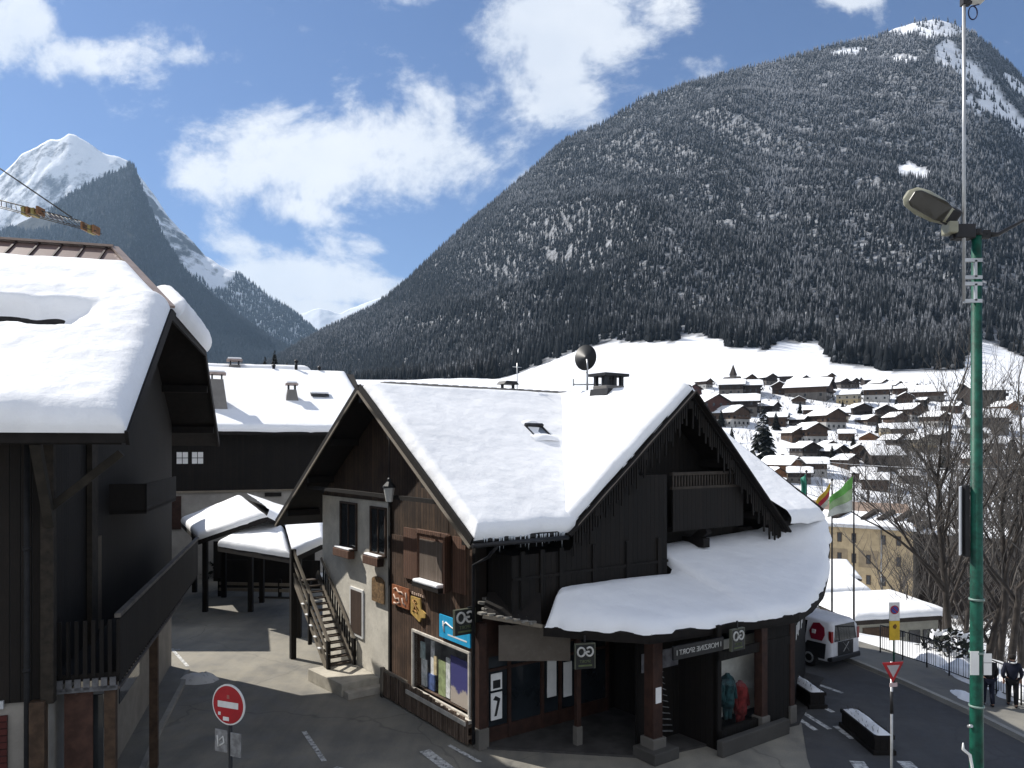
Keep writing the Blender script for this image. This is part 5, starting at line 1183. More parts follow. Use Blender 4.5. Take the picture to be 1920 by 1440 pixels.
BARK = m_plain('bare_bark', (.035, .029, .025), .9, .4, 3); TWIG = m_plain('bare_twig', (.085, .077, .07), .9, .35, 2)
def bare_tree(seed, h, spread=.55, depth=5, nb=3, twig=.005):
    rnd = random.Random(seed); tr = MB(); cr = MB()
    def grow(p, d, L, r, lev):
        pts = [p]; rs_ = [r]; n = 4 if lev < 2 else 3
        for i in range(n):
            d = (d + Vector((rnd.gauss(0, 1), rnd.gauss(0, 1), rnd.gauss(0, .6) + .35)) * (.1 if lev == 0 else .17)).normalized(); p = p + d * L / n; pts.append(p); rs_.append(r * (1 - (.45 if lev < depth - 1 else .7) * (i + 1) / n))
        (tr if lev <= 1 else cr).tube(pts, rs_, 7 if lev == 0 else (5 if lev == 1 else 3), False)
        if lev >= depth: return
        k = nb + (rnd.random() < .5) + (2 if lev == 0 else 0)
        for i in range(k):
            f = (.35 + .6 * (i + rnd.random()) / k) if lev == 0 else (.25 + .75 * rnd.random()); j = min(n - 1, int(f * n)); q = pts[j].lerp(pts[j + 1], f * n - j)
            side = Vector((rnd.gauss(0, 1), rnd.gauss(0, 1), 0)).normalized(); nd = (d * (1 - spread) + side * spread + Vector((0, 0, .3))).normalized()
            grow(q, nd, L * (.5 + .22 * rnd.random()), max(twig, rs_[j] * (.5 + .15 * rnd.random())), lev + 1)
        grow(p, d, L * .62, max(twig, rs_[-1]), lev + 1)
    grow(Vector((0, 0, -.3)), Vector((rnd.gauss(0, .06), rnd.gauss(0, .06), 1)), h * .42, h * .0085 + .015, 0)
    t = thing('bare_tree', '', 'bare tree'); tr.build('trunk', BARK, t, fix=False); cr.build('crown', TWIG, t, fix=False); return t
BT = [bare_tree(s, 10, sp, 4, nb, .0055) for s, sp, nb in ((2, .5, 3), (7, .42, 2), (12, .56, 3))]
BH = [max(v.co.z for c in b.children for v in c.data.vertices) for b in BT]
def gz(x, y):
    if y > 118: return z_at(x, y)
    k = float(sstep(85, 122, y) * sstep(-25, 5, x)); return float(plateau(x, y)) * (1 - k) + z_at(x, max(y, 60)) * k
first = set()
def plant(i, px, d, hpx_top, label):
    x = (px - 960) / F * d; z = gz(x, d); top = H + (HZ - hpx_top) / F * d; rt = BT[i]; sc = (top - z) / BH[i] * (1.22 if d < 60 else 1.0)
    if i not in first: first.add(i); rt.location = (x, d, z); rt.rotation_euler = (0, 0, px); rt.scale = (sc,) * 3; rt['label'] = label
    else: dup(rt, (x, d, z), px * 1.7, label, sc)
for a in [(0, 1788, 33, 690, 'tall bare tree with a leaning trunk just left of the green lamp post'), (1, 1768, 35, 735, 'bare tree with thin upright trunk, second left of the green lamp post'),
          (2, 1893, 31, 690, 'thick bare tree at the right edge behind the two walkers'), (1, 1872, 34, 740, 'slender bare tree between the lamp post and the right edge'),
          (0, 1915, 38, 720, 'bare tree with spreading crown at the very right edge'), (2, 1745, 48, 860, 'bare tree in front of the dark side of the yellow apartment block'),
          (0, 1845, 40, 760, 'bare tree showing right behind the green lamp post'), (1, 1704, 88, 985, 'small bare tree over the corner of the yellow apartment block'),
          (2, 1668, 92, 1010, 'small bare tree before the wall of the yellow apartment block'), (0, 1760, 90, 770, 'bare tree crown in front of the yellow village house'),
          (1, 1810, 80, 760, 'bare tree crown left of the white banner top'), (2, 1860, 75, 790, 'broad bare crown right of the lamp post, farther down the slope'),
          (0, 1720, 130, 775, 'bare tree standing among the village sheds'), (1, 1680, 150, 800, 'bare tree beside the long strip of roof snow'),
          (2, 1630, 170, 812, 'round bare tree right of the bright square shed roof'), (0, 1585, 190, 840, 'bare tree left of the round bare tree'),
          (1, 1890, 110, 745, 'bare tree against the long dark building on the right'), (2, 1790, 140, 735, 'bare tree in the upper village left of the lamp post'),
          (0, 1545, 160, 855, 'bare tree behind the flags'), (1, 1905, 55, 790, 'bare tree low on the slope at the right edge'),
          (2, 1660, 200, 770, 'bare tree in front of the white and brown upper house'), (0, 1700, 210, 765, 'bare tree close to the upper brown chalet'), (1, 1500, 200, 845, 'bare tree behind the orange brown chalet')]: plant(*a)
rnd = random.Random(41)
for k in range(26):
    q = spot(1340 + 560 * rnd.random(), 740 + 140 * rnd.random()); i = k % 3
    dup(BT[i], q, rnd.random() * 6, 'small bare tree between the village houses', (16 + 18 * rnd.random()) / F * q.y / BH[i], 'bare trees between the village houses')
# scrub on the slope
rs = np.random.RandomState(77); m = MB(); rnd = random.Random(5)
for k in range(3000):
    px_ = 1590 + 340 * rnd.random(); d_ = 135 + 110 * rnd.random()
    if rnd.random() < .3: px_ = 1745 + 190 * rnd.random(); d_ = 50 + 80 * rnd.random()
    if k % 4 == 0: px_ = 1320 + 600 * rnd.random(); d_ = 225 + 190 * rnd.random()
    x = (px_ - 960) / F * d_; z = gz(x, d_)
    for j in range(5):
        a = rnd.random() * 6.28; hh = .8 + 1.6 * rnd.random(); q = Vector((x, d_, z)); e = q + Vector((math.cos(a) * hh * .5, math.sin(a) * hh * .5, hh)); w = .018 + d_ * .00022
        m.tube([q, e], [w, w * .4], 3, False, False)
sc_ = m.build('scrub', TWIG, fix=False); sc_['kind'] = 'stuff'; tag(sc_, 'brown leafless scrub scattered over the snowy slope below the village', 'scrub')

# ------------------------------------------------------------------ buildings below the road on the right
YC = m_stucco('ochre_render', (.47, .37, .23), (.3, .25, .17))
a = PD(1530, 972, 112); b = PD(1712, 1004, 104); dvec = (b - a); ang = math.atan2(dvec.y, dvec.x); L_ = math.hypot(dvec.x, dvec.y); top = -3.4; base = -16
yb = thing('apartment_block', 'yellow ochre apartment block with dark windows below the flags', 'apartment block', (a.x, a.y, 0), ang)
x0 = -6
part('wall', YC, yb, lambda m: m.box(x0, L_, 0, 14, base, top))
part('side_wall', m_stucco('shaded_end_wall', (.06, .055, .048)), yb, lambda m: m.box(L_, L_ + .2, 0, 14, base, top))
part('rear_block', V_W['dark'], yb, lambda m: m.box(L_ + .2, L_ + 14, 3, 15, base, top - .6))
part('rear_block_snow', V_SN, yb, lambda m: m.box(L_ - 1, L_ + 15, 2, 16, top - .55, top - .1), .2)
part('eaves', V_RF, yb, lambda m: (m.box(x0 - .6, L_ + .8, -.8, 14.6, top, top + .25),))
part('gutter', METAL, yb, lambda m: m.box(x0 - .6, L_ + .8, -.95, -.78, top + .02, top + .3))
part('roof', m_plain('worn_roof_tiles', (.2, .15, .12), .9, .3, 1), yb, lambda m: m.prism([(x0 - .5, -.7, top + .25), (L_ + .7, -.7, top + .25), (L_ - 2, 7, top + 3.2), (x0 + 2, 7, top + 3.2)], (0, .02, .02)))
def f(m): m.grid(slab((x0 - .4, -.6, top + .28), (L_ + .5, -.6, top + .28), (L_ - 1.5, 3.6, top + 1.9), (x0 + 4.0, 3.6, top + 1.9), .35, (1, 1, 1, 1), 20, .12, 61, .3))
part('roof_snow', SNOW, yb, f)
def f(m):
    for x in (2.2, 6.0, 8.2, 10.4, 12.0): m.prism([(x, .6, top + .6), (x + .7, .6, top + .6), (x + 1.9, 3.0, top + 1.7), (x + 1.2, 3.0, top + 1.7)], (0, 0, .9))
parts('dormer', V_RF, yb, f)
WB = m_plain('brown_shutter', (.07, .045, .03), .8, .3, 3); PAN = m_stucco('dull_panel', (.33, .26, .17))
for fl in range(4):
    zz_ = top - 2.2 - 2.9 * fl
    for i, x in enumerate(np.arange(x0 + 1.2, L_ - .6, 1.95)):
        if (i * 7 + fl * 5) % 6 == 0: continue
        w = part('window', WB, yb, lambda m: m.box(x, x + .62, -.06, .02, zz_, zz_ + 1.35)); 
        part('pane', V_GL, w, lambda m: m.box(x + .08, x + .54, -.08, -.05, zz_ + .08, zz_ + 1.27))
parts('facade_panel', PAN, yb, lambda m: [m.box(x, x + 2.6, -.04, .02, top - 5.6, top - 3.2) for x in (1.8, 5.9)])
part('drainpipe', METAL, yb, lambda m: m.tube([(L_ - 4, -.12, base), (L_ - 4, -.12, top)], .07, 6))
def lowhouse(label, px0, px1, ye, d, hh, depth, wall, ridge=.25, rz=0):
    a = PD(px0, ye, d); t = thing('low_building', label, 'outbuilding', (a.x, a.y, a.z - hh), rz); w = (px1 - px0) / F * d
    part('wall', wall, t, lambda m: m.box(0, w, 0, depth, -3, hh))
    part('roof', V_RF, t, lambda m: m.prism([(-.4, -.5, hh), (w + .4, -.5, hh), (w + .4, depth + .4, hh + depth * ridge), (-.4, depth + .4, hh + depth * ridge)], (0, 0, .22)))
    m = MB(); m.grid(slab((-.38, -.48, hh + .22), (w + .38, -.48, hh + .22), (w + .35, depth + .35, hh + .22 + depth * ridge), (-.35, depth + .35, hh + .22 + depth * ridge), .4, (1, 1, 1, 1), 18, .06, int(px0), .06)); m.build('roof_snow', SNOW, t)
    return t, w
CG = m_stucco('greenish_concrete', (.33, .32, .27), (.15, .14, .12))
t, w = lowhouse('low concrete garage with a sloping snow roof behind the railing', 1602, 1790, 1168, 40, 2.2, 3.6, CG, .1, R(14))
parts('door', WB, t, lambda m: (m.box(.5, 2.2, -.06, .02, .2, 1.9),)); parts('window', V_GL, t, lambda m: [m.box(x, x + .7, -.06, .02, .7, 1.6) for x in (3.4, 4.3)] + [m.box(2.6, 3.1, -.06, .02, 1.3, 1.6)])
t, w = lowhouse('white building with a broad snow roof behind the flag poles', 1508, 1630, 1118, 58, 2.6, 5, GREYW, .3, R(8))
parts('window', V_GL, t, lambda m: [m.box(x, x + .6, -.06, .02, 1.0, 1.9) for x in (1.5, 3.0, 4.4)])
t, w = lowhouse('small roof with a snow hump just beyond the skirt roof corner', 1535, 1600, 1086, 66, 2.0, 3, V_W['white'], .3, R(-8))
# ------------------------------------------------------------------ lamp post on the right
lp = PD(1831, 1440, 9.6); LPX, LPY = lp.x, lp.y
la = thing('street_lamp', 'tall green street lamp post with cream lamp head in the right foreground', 'street lamp', (LPX, LPY, 0))
zt = H + (HZ - 440) / F * LPY
part('pole', GREEN, la, lambda m: m.tube([(0, 0, 0), (0, 0, 4.6), (0, 0, zt)], [.098, .078, .058], 20))
parts('pole_band', m_plain('band_metal', (.2, .28, .25), .4, .2, 5), la, lambda m: [m.tube([(0, 0, z), (0, 0, z + .025)], .09, 20) for z in (2.2, 4.72, 5.4, 6.07)])
part('pole_top', DMETAL, la, lambda m: (m.tube([(0, 0, zt - .02), (0, 0, zt + .06)], .07, 14), m.bar((-.32, 0, zt), (.16, 0, zt), .07, .1), m.tube([(.1, 0, zt), (.28, .02, zt + .01), (.62, .05, zt + .19), (.9, .08, zt + .36)], [.04, .028, .018, .014], 8)))
hd = PD(1745, 388, LPY) - Vector((LPX, LPY, 0))
ax = (PD(1697, 362, LPY) - PD(1780, 405, LPY)).normalized()
def head_m(m, k):
    rows = []
    for t_, w, h0, h1 in ((-.34, .05, -.05, .05), (-.30, .1, -.085, .1), (-.1, .15, -.1, .15), (.12, .16, -.09, .15), (.28, .13, -.06, .11), (.345, .06, -.02, .06)):
        pts = [(t_, -w, 0), (t_, -w * .85, h1 * .8), (t_, -w * .4, h1), (t_, w * .4, h1), (t_, w * .85, h1 * .8), (t_, w, 0), (t_, w * .75, h0), (t_, -w * .75, h0)]
        rows.append(pts + [pts[0]])
    m.grid(rows, True); m.poly(rows[0][:-1]); m.poly(rows[-1][:-1])
up = Vector((.1, .93, .36)); zx = (up - ax * up.dot(ax)).normalized(); yx = zx.cross(ax)
M_ = Matrix((ax, yx, zx)).transposed().to_4x4(); M_.translation = hd
hd_o = part('lamp_head', CREAM, la, lambda m: (head_m(m, 0), m.xf(M_)))
part('lamp_glass', m_glass('lamp_bowl', (.035, .033, .026), .12), hd_o, lambda m: (m.prism([(-.2, -.1, -.09), (-.1, -.125, -.095), (.24, -.11, -.065), (.3, -.07, -.06), (.3, .07, -.06), (.24, .11, -.065), (-.1, .125, -.095), (-.2, .1, -.09)], (0, 0, -.03)), m.xf(M_)), .02)
part('lamp_neck', DMETAL, hd_o, lambda m: (m.box(-.36, -.12, -.11, .11, -.09, .13), m.xf(M_)), .03)
g0 = PD(1775, 425, LPY) - Vector((LPX, LPY, 0))
part('ballast_box', CREAM, la, lambda m: m.box(g0.x - .02, g0.x + .1, -.1, .1, g0.z - .1, g0.z + .05), .02)
part('clamp', DMETAL, la, lambda m: m.box(g0.x + .08, -.05, -.08, .08, zt - .06, zt + .12), .015)
part('wall_bracket', METAL, la, lambda m: [m.bar((-.19, -.05, H + (HZ - y) / F * LPY), (.03, -.05, H + (HZ - y) / F * LPY), .05, .045) for y in (490, 522, 534, 566)] + [m.bar((-.05, -.06, H + (HZ - y) / F * LPY), (-.05, -.06, H + (HZ - y2) / F * LPY), .03, .03) for y, y2 in ((490, 522), (534, 566))])
ms = thing('antenna_mast', 'thin grey mast with a small radio box strapped to the lamp post', 'mast', (PD(1803, 0, LPY).x, LPY - .05, 0))
part('tube', METAL, ms, lambda m: m.tube([(0, 0, H + (HZ - 566) / F * LPY), (0, 0, H + (HZ + 40) / F * LPY)], .021, 8))
zq = lambda y: H + (HZ - y) / F * LPY
part('radio_box', m_plain('radio_box_plastic', (.6, .6, .56), .5, .1, 4), ms, lambda m: m.box(.06, .24, -.06, .06, zq(9), zq(-30)), .01)
part('box_clamp', DMETAL, ms, lambda m: (m.box(-.03, .08, -.04, .04, zq(14), zq(-5)),))
part('cable_loop', m_plain('blue_cable', (.015, .02, .06), .5, .2, 5), ms, lambda m: m.tube([(.1 + .055 * math.cos(t), -.02, zq(30) + .085 * math.sin(t)) for t in np.linspace(1.6, 8.2, 22)] + [(.18, -.02, zq(14))], .008, 6))
bn = thing('banner_panel', 'narrow white banner panel fixed beside the green lamp post', 'banner', (LPX, LPY, 0))
bx = PD(1803, 976, LPY).x - LPX
part('panel', m_plain('banner_white', (.62, .64, .67), .5, .05, 2), bn, lambda m: m.prism([(bx - .065, -.05, zq(1040)), (bx + .05, .1, zq(1040)), (bx + .05, .1, zq(912)), (bx - .065, -.05, zq(912))], (.012, -.012, 0)))
part('frame', DMETAL, bn, lambda m: (m.box(bx + .05, bx + .105, .0, .12, zq(1044), zq(910)), m.bar((bx + .05, .06, zq(925)), (0, .02, zq(925)), .03, .03), m.bar((bx + .05, .06, zq(1030)), (0, .02, zq(1030)), .03, .03)))
for lab, x, y0, y1, w in (('white paper notice taped to the left side of the lamp post', -.075, 1262, 1218, .11), ('greyish paper notice taped to the right side of the lamp post', .09, 1262, 1222, .1)):
    n = thing('paper_notice', lab, 'notice', (LPX, LPY, 0)); part('sheet', WHITE, n, lambda m: m.box(x - w / 2, x + w / 2, -.085, -.08, zq(y1), zq(y0) if False else zq(y0)))
part('tape', m_plain('tape_grey', (.4, .4, .4), .5, .1, 3), n, lambda m: m.box(.04, .14, -.088, -.084, zq(1240), zq(1238)))
sr = thing('snow_strip', 'torn strip of white plastic hanging on the lower lamp post', 'strip', (LPX, LPY, 0))
part('sheet', WHITE, sr, lambda m: m.tube([(-.2, -.05, zq(1390)), (-.2, -.05, zq(1402)), (-.12, -.06, zq(1412)), (-.09, -.07, zq(1440)), (-.09, -.07, zq(1460))], [.008, .02, .02, .018, .01], 5))
part('knot', METAL, sr, lambda m: m.tube([(-.1, 0, zq(1362)), (-.1, -.06, zq(1358))], .022, 6))
wr = tag(MB().tube([PD(1935, 878, 38), PD(1800, 879, 42), PD(1690, 876, 46), PD(1600, 871, 50), PD(1480, 860, 56)], .014, 4).build('overhead_wire', METAL), 'thin overhead wire crossing behind the green lamp post', 'wire')

# ------------------------------------------------------------------ traffic signs
RED = m_plain('sign_red', (.32, .008, .012), .4, .12, 4); SWH = m_plain('sign_white', (.62, .62, .6), .45, .1, 5); BLUE = m_plain('sign_blue', (.02, .06, .28), .4, .1, 4); YELS = m_plain('tow_yellow', (.62, .4, .03), .45, .12, 4); BACK = m_plain('sign_back', (.3, .3, .3), .5, .2, 4)
def disc(m, r, y0, y1, n=40):
    m.prism([(r * math.cos(2 * math.pi * k / n), y1, r * math.sin(2 * math.pi * k / n)) for k in range(n)], (0, y0 - y1, 0))
p = PD(429, 1321, 12.3); s = thing('no_entry_sign', 'round red no entry sign with stickers on a pole in the left foreground', 'road sign', (p.x, p.y, 0), R(-22))
part('rim', SWH, s, lambda m: (disc(m, .33, -.012, .012), m.xf(Matrix.Translation((0, 0, p.z)))))
part('red_face', RED, s, lambda m: (disc(m, .305, -.018, -.0125), m.xf(Matrix.Translation((0, 0, p.z)))))
part('white_bar', SWH, s, lambda m: m.box(-.21, .21, -.023, -.0185, p.z - .05, p.z + .05))
parts('sticker', SWH, s, lambda m: (m.box(-.2, -.15, -.024, -.0185, p.z - .18, p.z - .13), m.box(-.1, .02, -.024, -.0185, p.z - .26, p.z - .2)))
part('sticker_dark', m_plain('sticker_tan', (.3, .1, .08), .5, .2, 5), s, lambda m: m.box(-.02, .03, -.024, -.0185, p.z + .1, p.z + .16))
part('pole', DMETAL, s, lambda m: m.tube([(0, .04, 0), (0, .04, p.z + .2)], .03, 10))
GP = m_plain('supplementary_plate', (.2, .2, .2), .5, .35, 9)
def f(m): m.box(-.27, -.02, -.02, -.005, p.z - .78, p.z - .42); m.box(.05, .26, -.02, -.005, p.z - .82, p.z - .44)
parts('plate', GP, s, f)
part('plate_marking', SWH, s, lambda m: (m.tube([(-.18, -.022, p.z - .6), (-.1, -.022, p.z - .52), (-.08, -.022, p.z - .62), (-.17, -.022, p.z - .68)], .014, 5), m.tube([(-.2, -.022, p.z - .7), (-.22, -.022, p.z - .52)], .012, 5)))
p = PX(1675, 1560); p = PD(1674, 1260, 15.3); s = thing('give_way_sign', 'small red and white triangular give way sign on a thin pole', 'road sign', (p.x, p.y, 0), R(10))
tri = lambda r, y0, y1, m: m.prism([(r * math.cos(a), y1, r * math.sin(a)) for a in (R(30), R(150), R(270))], (0, y0 - y1, 0))
Tz = Matrix.Translation((0, 0, p.z + .06))
part('red_border', RED, s, lambda m: (tri(.27, -.012, .012, m), m.xf(Tz))); part('white_face', m_plain('greyish_sign_face', (.36, .34, .35), .5, .1, 4), s, lambda m: (tri(.165, -.018, -.0125, m), m.xf(Tz)))
part('pole', METAL, s, lambda m: m.tube([(0, .035, 0), (0, .035, p.z + .2)], .026, 10)); part('pole_sleeve', DMETAL, s, lambda m: m.tube([(0, .035, p.z - .85), (0, .035, p.z - .4)], .034, 10))
part('sticker', m_plain('pale_sticker', (.45, .35, .35), .5, .2, 6), s, lambda m: m.box(-.07, .1, -.005, .005, p.z - .3, p.z - .22))
p = PD(1677, 1146, 25.6); s = thing('no_parking_sign', 'white no parking sign with yellow tow away plate by the railing', 'road sign', (p.x, p.y, 0), R(4))
Tz = Matrix.Translation((0, 0, p.z))
part('panel', SWH, s, lambda m: m.box(-.18, .18, -.012, .012, p.z - .32, p.z + .3))
part('red_ring', RED, s, lambda m: (disc(m, .15, -.018, -.0125), m.xf(Matrix.Translation((0, 0, p.z + .05)))))
part('blue_disc', BLUE, s, lambda m: (disc(m, .112, -.022, -.0185), m.xf(Matrix.Translation((0, 0, p.z + .05)))))
part('red_slash', RED, s, lambda m: m.bar((-.085, -.024, p.z + .13), (.085, -.024, p.z - .03), .006, .035, (0, 0, 1)))
part('yellow_plate', YELS, s, lambda m: m.box(-.18, .18, -.013, .012, p.z - .98, p.z - .33)); part('tow_symbol', m_plain('tow_symbol_brown', (.12, .06, .01), .5, .2, 5), s, lambda m: (m.prism([(-.07, -.015, p.z - .5), (.02, -.015, p.z - .42), (.08, -.015, p.z - .5), (.03, -.015, p.z - .6), (-.05, -.015, p.z - .57)], (0, -.005, 0)),))
part('pole', GREEN, s, lambda m: m.tube([(0, .03, 0), (0, .03, p.z + .25)], .03, 10))

# ------------------------------------------------------------------ flags
def flag(label, px, d, ytop, mats, pts_fn, pole_label_end=1195):
    x = (px - 960) / F * d; z0 = gz(x, d); zt_ = H + (HZ - ytop) / F * d
    t = thing('flag', label, 'flag', (x, d, z0), 0, 'flags on poles by the road'); part('pole', DMETAL, t, lambda m: m.tube([(0, 0, 0), (0, 0, zt_ - z0)], [.05, .03], 8)); part('finial', DMETAL, t, lambda m: m.lathe([(.02, -.06), (.07, 0), (.02, .07)], (0, 0, zt_ - z0), 8))
    for i, (nm, mat) in enumerate(mats):
        P = []
        for a in range(15):
            row = []
            for b in range(9):
                u = a / 14; v = (i + b / 8) / len(mats); row.append(pts_fn(u, v, zt_ - z0))
            P.append(row)
        m = MB(); m.grid(P); o = m.build(nm, mat, t, fix=False)
        sd_ = o.modifiers.new('cloth', 'SOLIDIFY'); sd_.thickness = .008
    return t
cl = lambda n, c: m_plain(n, c, .75, .15, 3)
fold = lambda u, v, k: .1 * math.sin(u * 9 + v * 3 + k) * (.3 + u)
flag('green and white flag drooping from the tallest pole', 1601, 33, 888, [('green_cloth', cl('flag_green', (.13, .36, .08))), ('pale_cloth', cl('flag_pale', (.3, .42, .22))), ('white_cloth', cl('flag_green_white', (.5, .52, .48)))],
     lambda u, v, h: (-.05 - 1.0 * u * (1 - .3 * v) - .45 * v * u, fold(u, v, 0), h - .12 - 1.5 * v * (1 - .25 * u) - .95 * u + .3 * u * v))
flag('yellow, red and white flag blowing left on a dark pole', 1560, 33.5, 900, [('yellow_cloth', cl('flag_yellow', (.6, .38, .05))), ('red_cloth', cl('flag_red', (.45, .04, .07))), ('white_cloth', cl('flag_white', (.6, .58, .58)))],
     lambda u, v, h: (-.04 - .75 * u - .15 * v, fold(u, v, 1.4), h - .1 - .95 * v - .95 * u))
flag('teal flag showing just above the snowy roof edge', 1512, 34, 884, [('teal_cloth', cl('flag_teal', (.06, .28, .2)))], lambda u, v, h: (-.03 - .28 * u + .05 * math.sin(v * 5), fold(u, v, 2), h - .1 - 1.45 * v - .3 * u))

# ------------------------------------------------------------------ van
vp_ = PX(1580, 1251); VA = math.atan2(.84, -.54); dirv = Vector((math.cos(VA), math.sin(VA), 0))
vc = vp_ + dirv * 2.1
van = thing('parked_van', 'white people carrier with red side panel, dark rear and rooftop sign', 'van', (vc.x, vc.y, .008), VA)
VW = m_plain('van_white', (.6, .6, .62), .3, .08, 2); VD = m_plain('van_dark', (.02, .02, .022), .35, .2, 3); VR = m_plain('van_red', (.22, .012, .03), .35, .1, 3); VG = m_glass('van_glass', (.012, .014, .017), .06)
def vbody(m):                                          # sections along the length (x forward, rear at -2.2)
    sec = []
    for x, zb, zs, zr, w in ((-2.2, .42, .95, 1.2, .8), (-2.18, .32, .98, 1.58, .86), (-2.0, .3, 1.0, 1.72, .9), (-1.0, .28, 1.0, 1.8, .92), (.2, .28, 1.0, 1.8, .92), (.75, .28, 1.0, 1.68, .92), (1.35, .28, .98, 1.12, .91), (1.9, .3, .9, .98, .86), (2.18, .38, .78, .82, .74)):
        tw = w - .2 * (zr - zs) / .8
        half = [(x, w * .9, zb), (x, w, zb + .18), (x, w, zs * .85), (x, w * .985, zs), (x, tw + .02, zr - .07), (x, tw * .86, zr), (x, 0, zr + .02)]
        sec.append(half + [(a_, -b_, c_) for a_, b_, c_ in half[-2::-1]] + [half[0]])
    m.grid(sec); m.poly(sec[0][:-1]); m.poly(sec[-1][:-1])
part('body', VW, van, vbody)
def wside(m, y, pts): m.prism([(x, y * (.935 - (z - 1.0) * .235), z) for x, z in pts], (0, .012 * y, 0))
for s in (-1, 1):
    part('side_window', VG, van, lambda m: wside(m, s, [(-.35, 1.06), (.75, 1.06), (.68, 1.55), (-.35, 1.66)]))
    part('side_window', VG, van, lambda m: wside(m, s, [(-1.2, 1.06), (-.43, 1.06), (-.43, 1.66), (-1.2, 1.64)]))
    part('front_side_window', VG, van, lambda m: wside(m, s, [(.82, 1.06), (1.3, 1.06), (.82, 1.5)]))
    part('rear_panel', VR, van, lambda m: wside(m, s, [(-1.9, 1.04), (-1.45, 1.04), (-1.33, 1.3), (-1.45, 1.6), (-1.7, 1.64), (-1.92, 1.5), (-1.98, 1.25)]))
    part('panel_mark', WHITE, van, lambda m: m.box(-1.6, -1.46, s * .875 - .03, s * .875 + .03, 1.24, 1.38))
    part('lower_livery', VD, van, lambda m: m.prism([(-2.0, s * .925, .4), (-.9, s * .932, .4), (-1.3, s * .932, .95), (-2.05, s * .915, .95)], (0, s * .008, 0)))
    part('livery_lettering', m_plain('grey_livery', (.12, .12, .13), .4, .3, 6), van, lambda m: [m.box(-.5 + .22 * k, -.36 + .22 * k, s * .922, s * .932, .62 + .03 * (k % 2), .85) for k in range(5)])
    part('tail_light', m_plain('tail_red', (.25, .012, .012), .3, .2, 3), van, lambda m: m.box(-2.215, -2.1, s * .72, s * .84, 1.0, 1.4))
    for x in (-1.35, 1.35):
        w = part('wheel', BLACK, van, lambda m: (m.lathe([(.2, -.1), (.31, -.1), (.335, -.06), (.335, .06), (.31, .1), (.2, .1)], (0, 0, 0), 24), m.xf(Matrix.Translation((x, s * .84, .335)) @ Matrix.Rotation(R(90), 4, 'X'))))
        part('rim', METAL, w, lambda m: (m.lathe([(.04, .07), (.19, .09), (.205, .105), (.19, .11), (.05, .085)], (0, 0, 0), 16), m.xf(Matrix.Translation((x, s * .84, .335)) @ Matrix.Rotation(R(-90 * s), 4, 'X'))))
part('rear_window', VG, van, lambda m: m.prism([(-2.215, -.66, 1.02), (-2.215, .66, 1.02), (-2.17, .58, 1.6), (-2.17, -.58, 1.6)], (-.012, 0, 0)))
part('rear_emblem', m_plain('pale_emblem', (.4, .4, .4), .5, .2, 5), van, lambda m: [m.bar((-2.235, -.16 + .08 * k, .62), (-2.235, .16 - .08 * k, .95), .006, .05, (1, 0, 0)) for k in (0, 4)])
part('tailgate_dark', VD, van, lambda m: m.prism([(-2.218, -.45, .5), (-2.218, .45, .5), (-2.222, .45, 1.0), (-2.222, -.45, 1.0)], (-.008, 0, 0)))
part('bumper', VD, van, lambda m: m.box(-2.26, -2.05, -.86, .86, .32, .5), .03); part('windscreen', VG, van, lambda m: m.prism([(.86, -.7, 1.66), (.86, .7, 1.66), (1.38, .78, 1.14), (1.38, -.78, 1.14)], (.02, 0, .015)))
part('roof_sign', m_plain('roof_sign_white', (.7, .7, .62), .4, .1, 4), van, lambda m: m.lathe([(.26, 0), (.27, .06), (.2, .16), (.05, .2)], (.1, .25, 1.8), 14))

# ------------------------------------------------------------------ planters with snow along the road
def planter(label, px, py, L, rz):
    p = PX(px, py); t = thing('wooden_planter', label, 'planter', (p.x, p.y, .01), rz, 'wooden planters along the kerb line')
    part('box', DWOOD, t, lambda m: (m.box(-L / 2, L / 2, -.24, .24, .05, .42), m.box(-L / 2 - .06, L / 2 + .06, -.3, .3, 0, .12)), .015)
    part('rim', BEAM, t, lambda m: (m.box(-L / 2 - .03, L / 2 + .03, -.27, -.2, .4, .5), m.box(-L / 2 - .03, L / 2 + .03, .2, .27, .4, .5), m.box(-L / 2 - .03, -L / 2 + .05, -.2, .2, .4, .5), m.box(L / 2 - .05, L / 2 + .03, -.2, .2, .4, .5)))
    rnd = random.Random(px); m = MB()
    for k in range(70):
        x = rnd.uniform(-L / 2, L / 2) * .9; y = rnd.uniform(-.16, .16); m.tube([(x, y, .4), (x + rnd.gauss(0, .06), y + rnd.gauss(0, .06), .55 + .14 * rnd.random())], [.012, .004], 3, False)
    m.build('dry_plants', TWIG, t, fix=False)
    m = MB(); P = [[(x, y, .5 + .11 * max(0, 1 - (y / .2) ** 2) * (.5 + float(vnoise(np.array(x * 3. + px), np.array(y * 4.)))) * min(1, (L / 2 - abs(x)) * 6)) for y in np.linspace(-.21, .21, 8)] for x in np.linspace(-L / 2, L / 2, 22)]
    m.grid(P); m.build('snow_topping', SNOWG, t); return t
pa = math.atan2(PX(1595, 1355).y - PX(1650, 1400).y, PX(1595, 1355).x - PX(1650, 1400).x)
planter('dark wooden planter topped with snow in the middle of the right road', 1624, 1388, 2.0, pa)
planter('dark wooden planter half hidden by the corner post of the shop', 1508, 1312, 1.7, pa + .1)

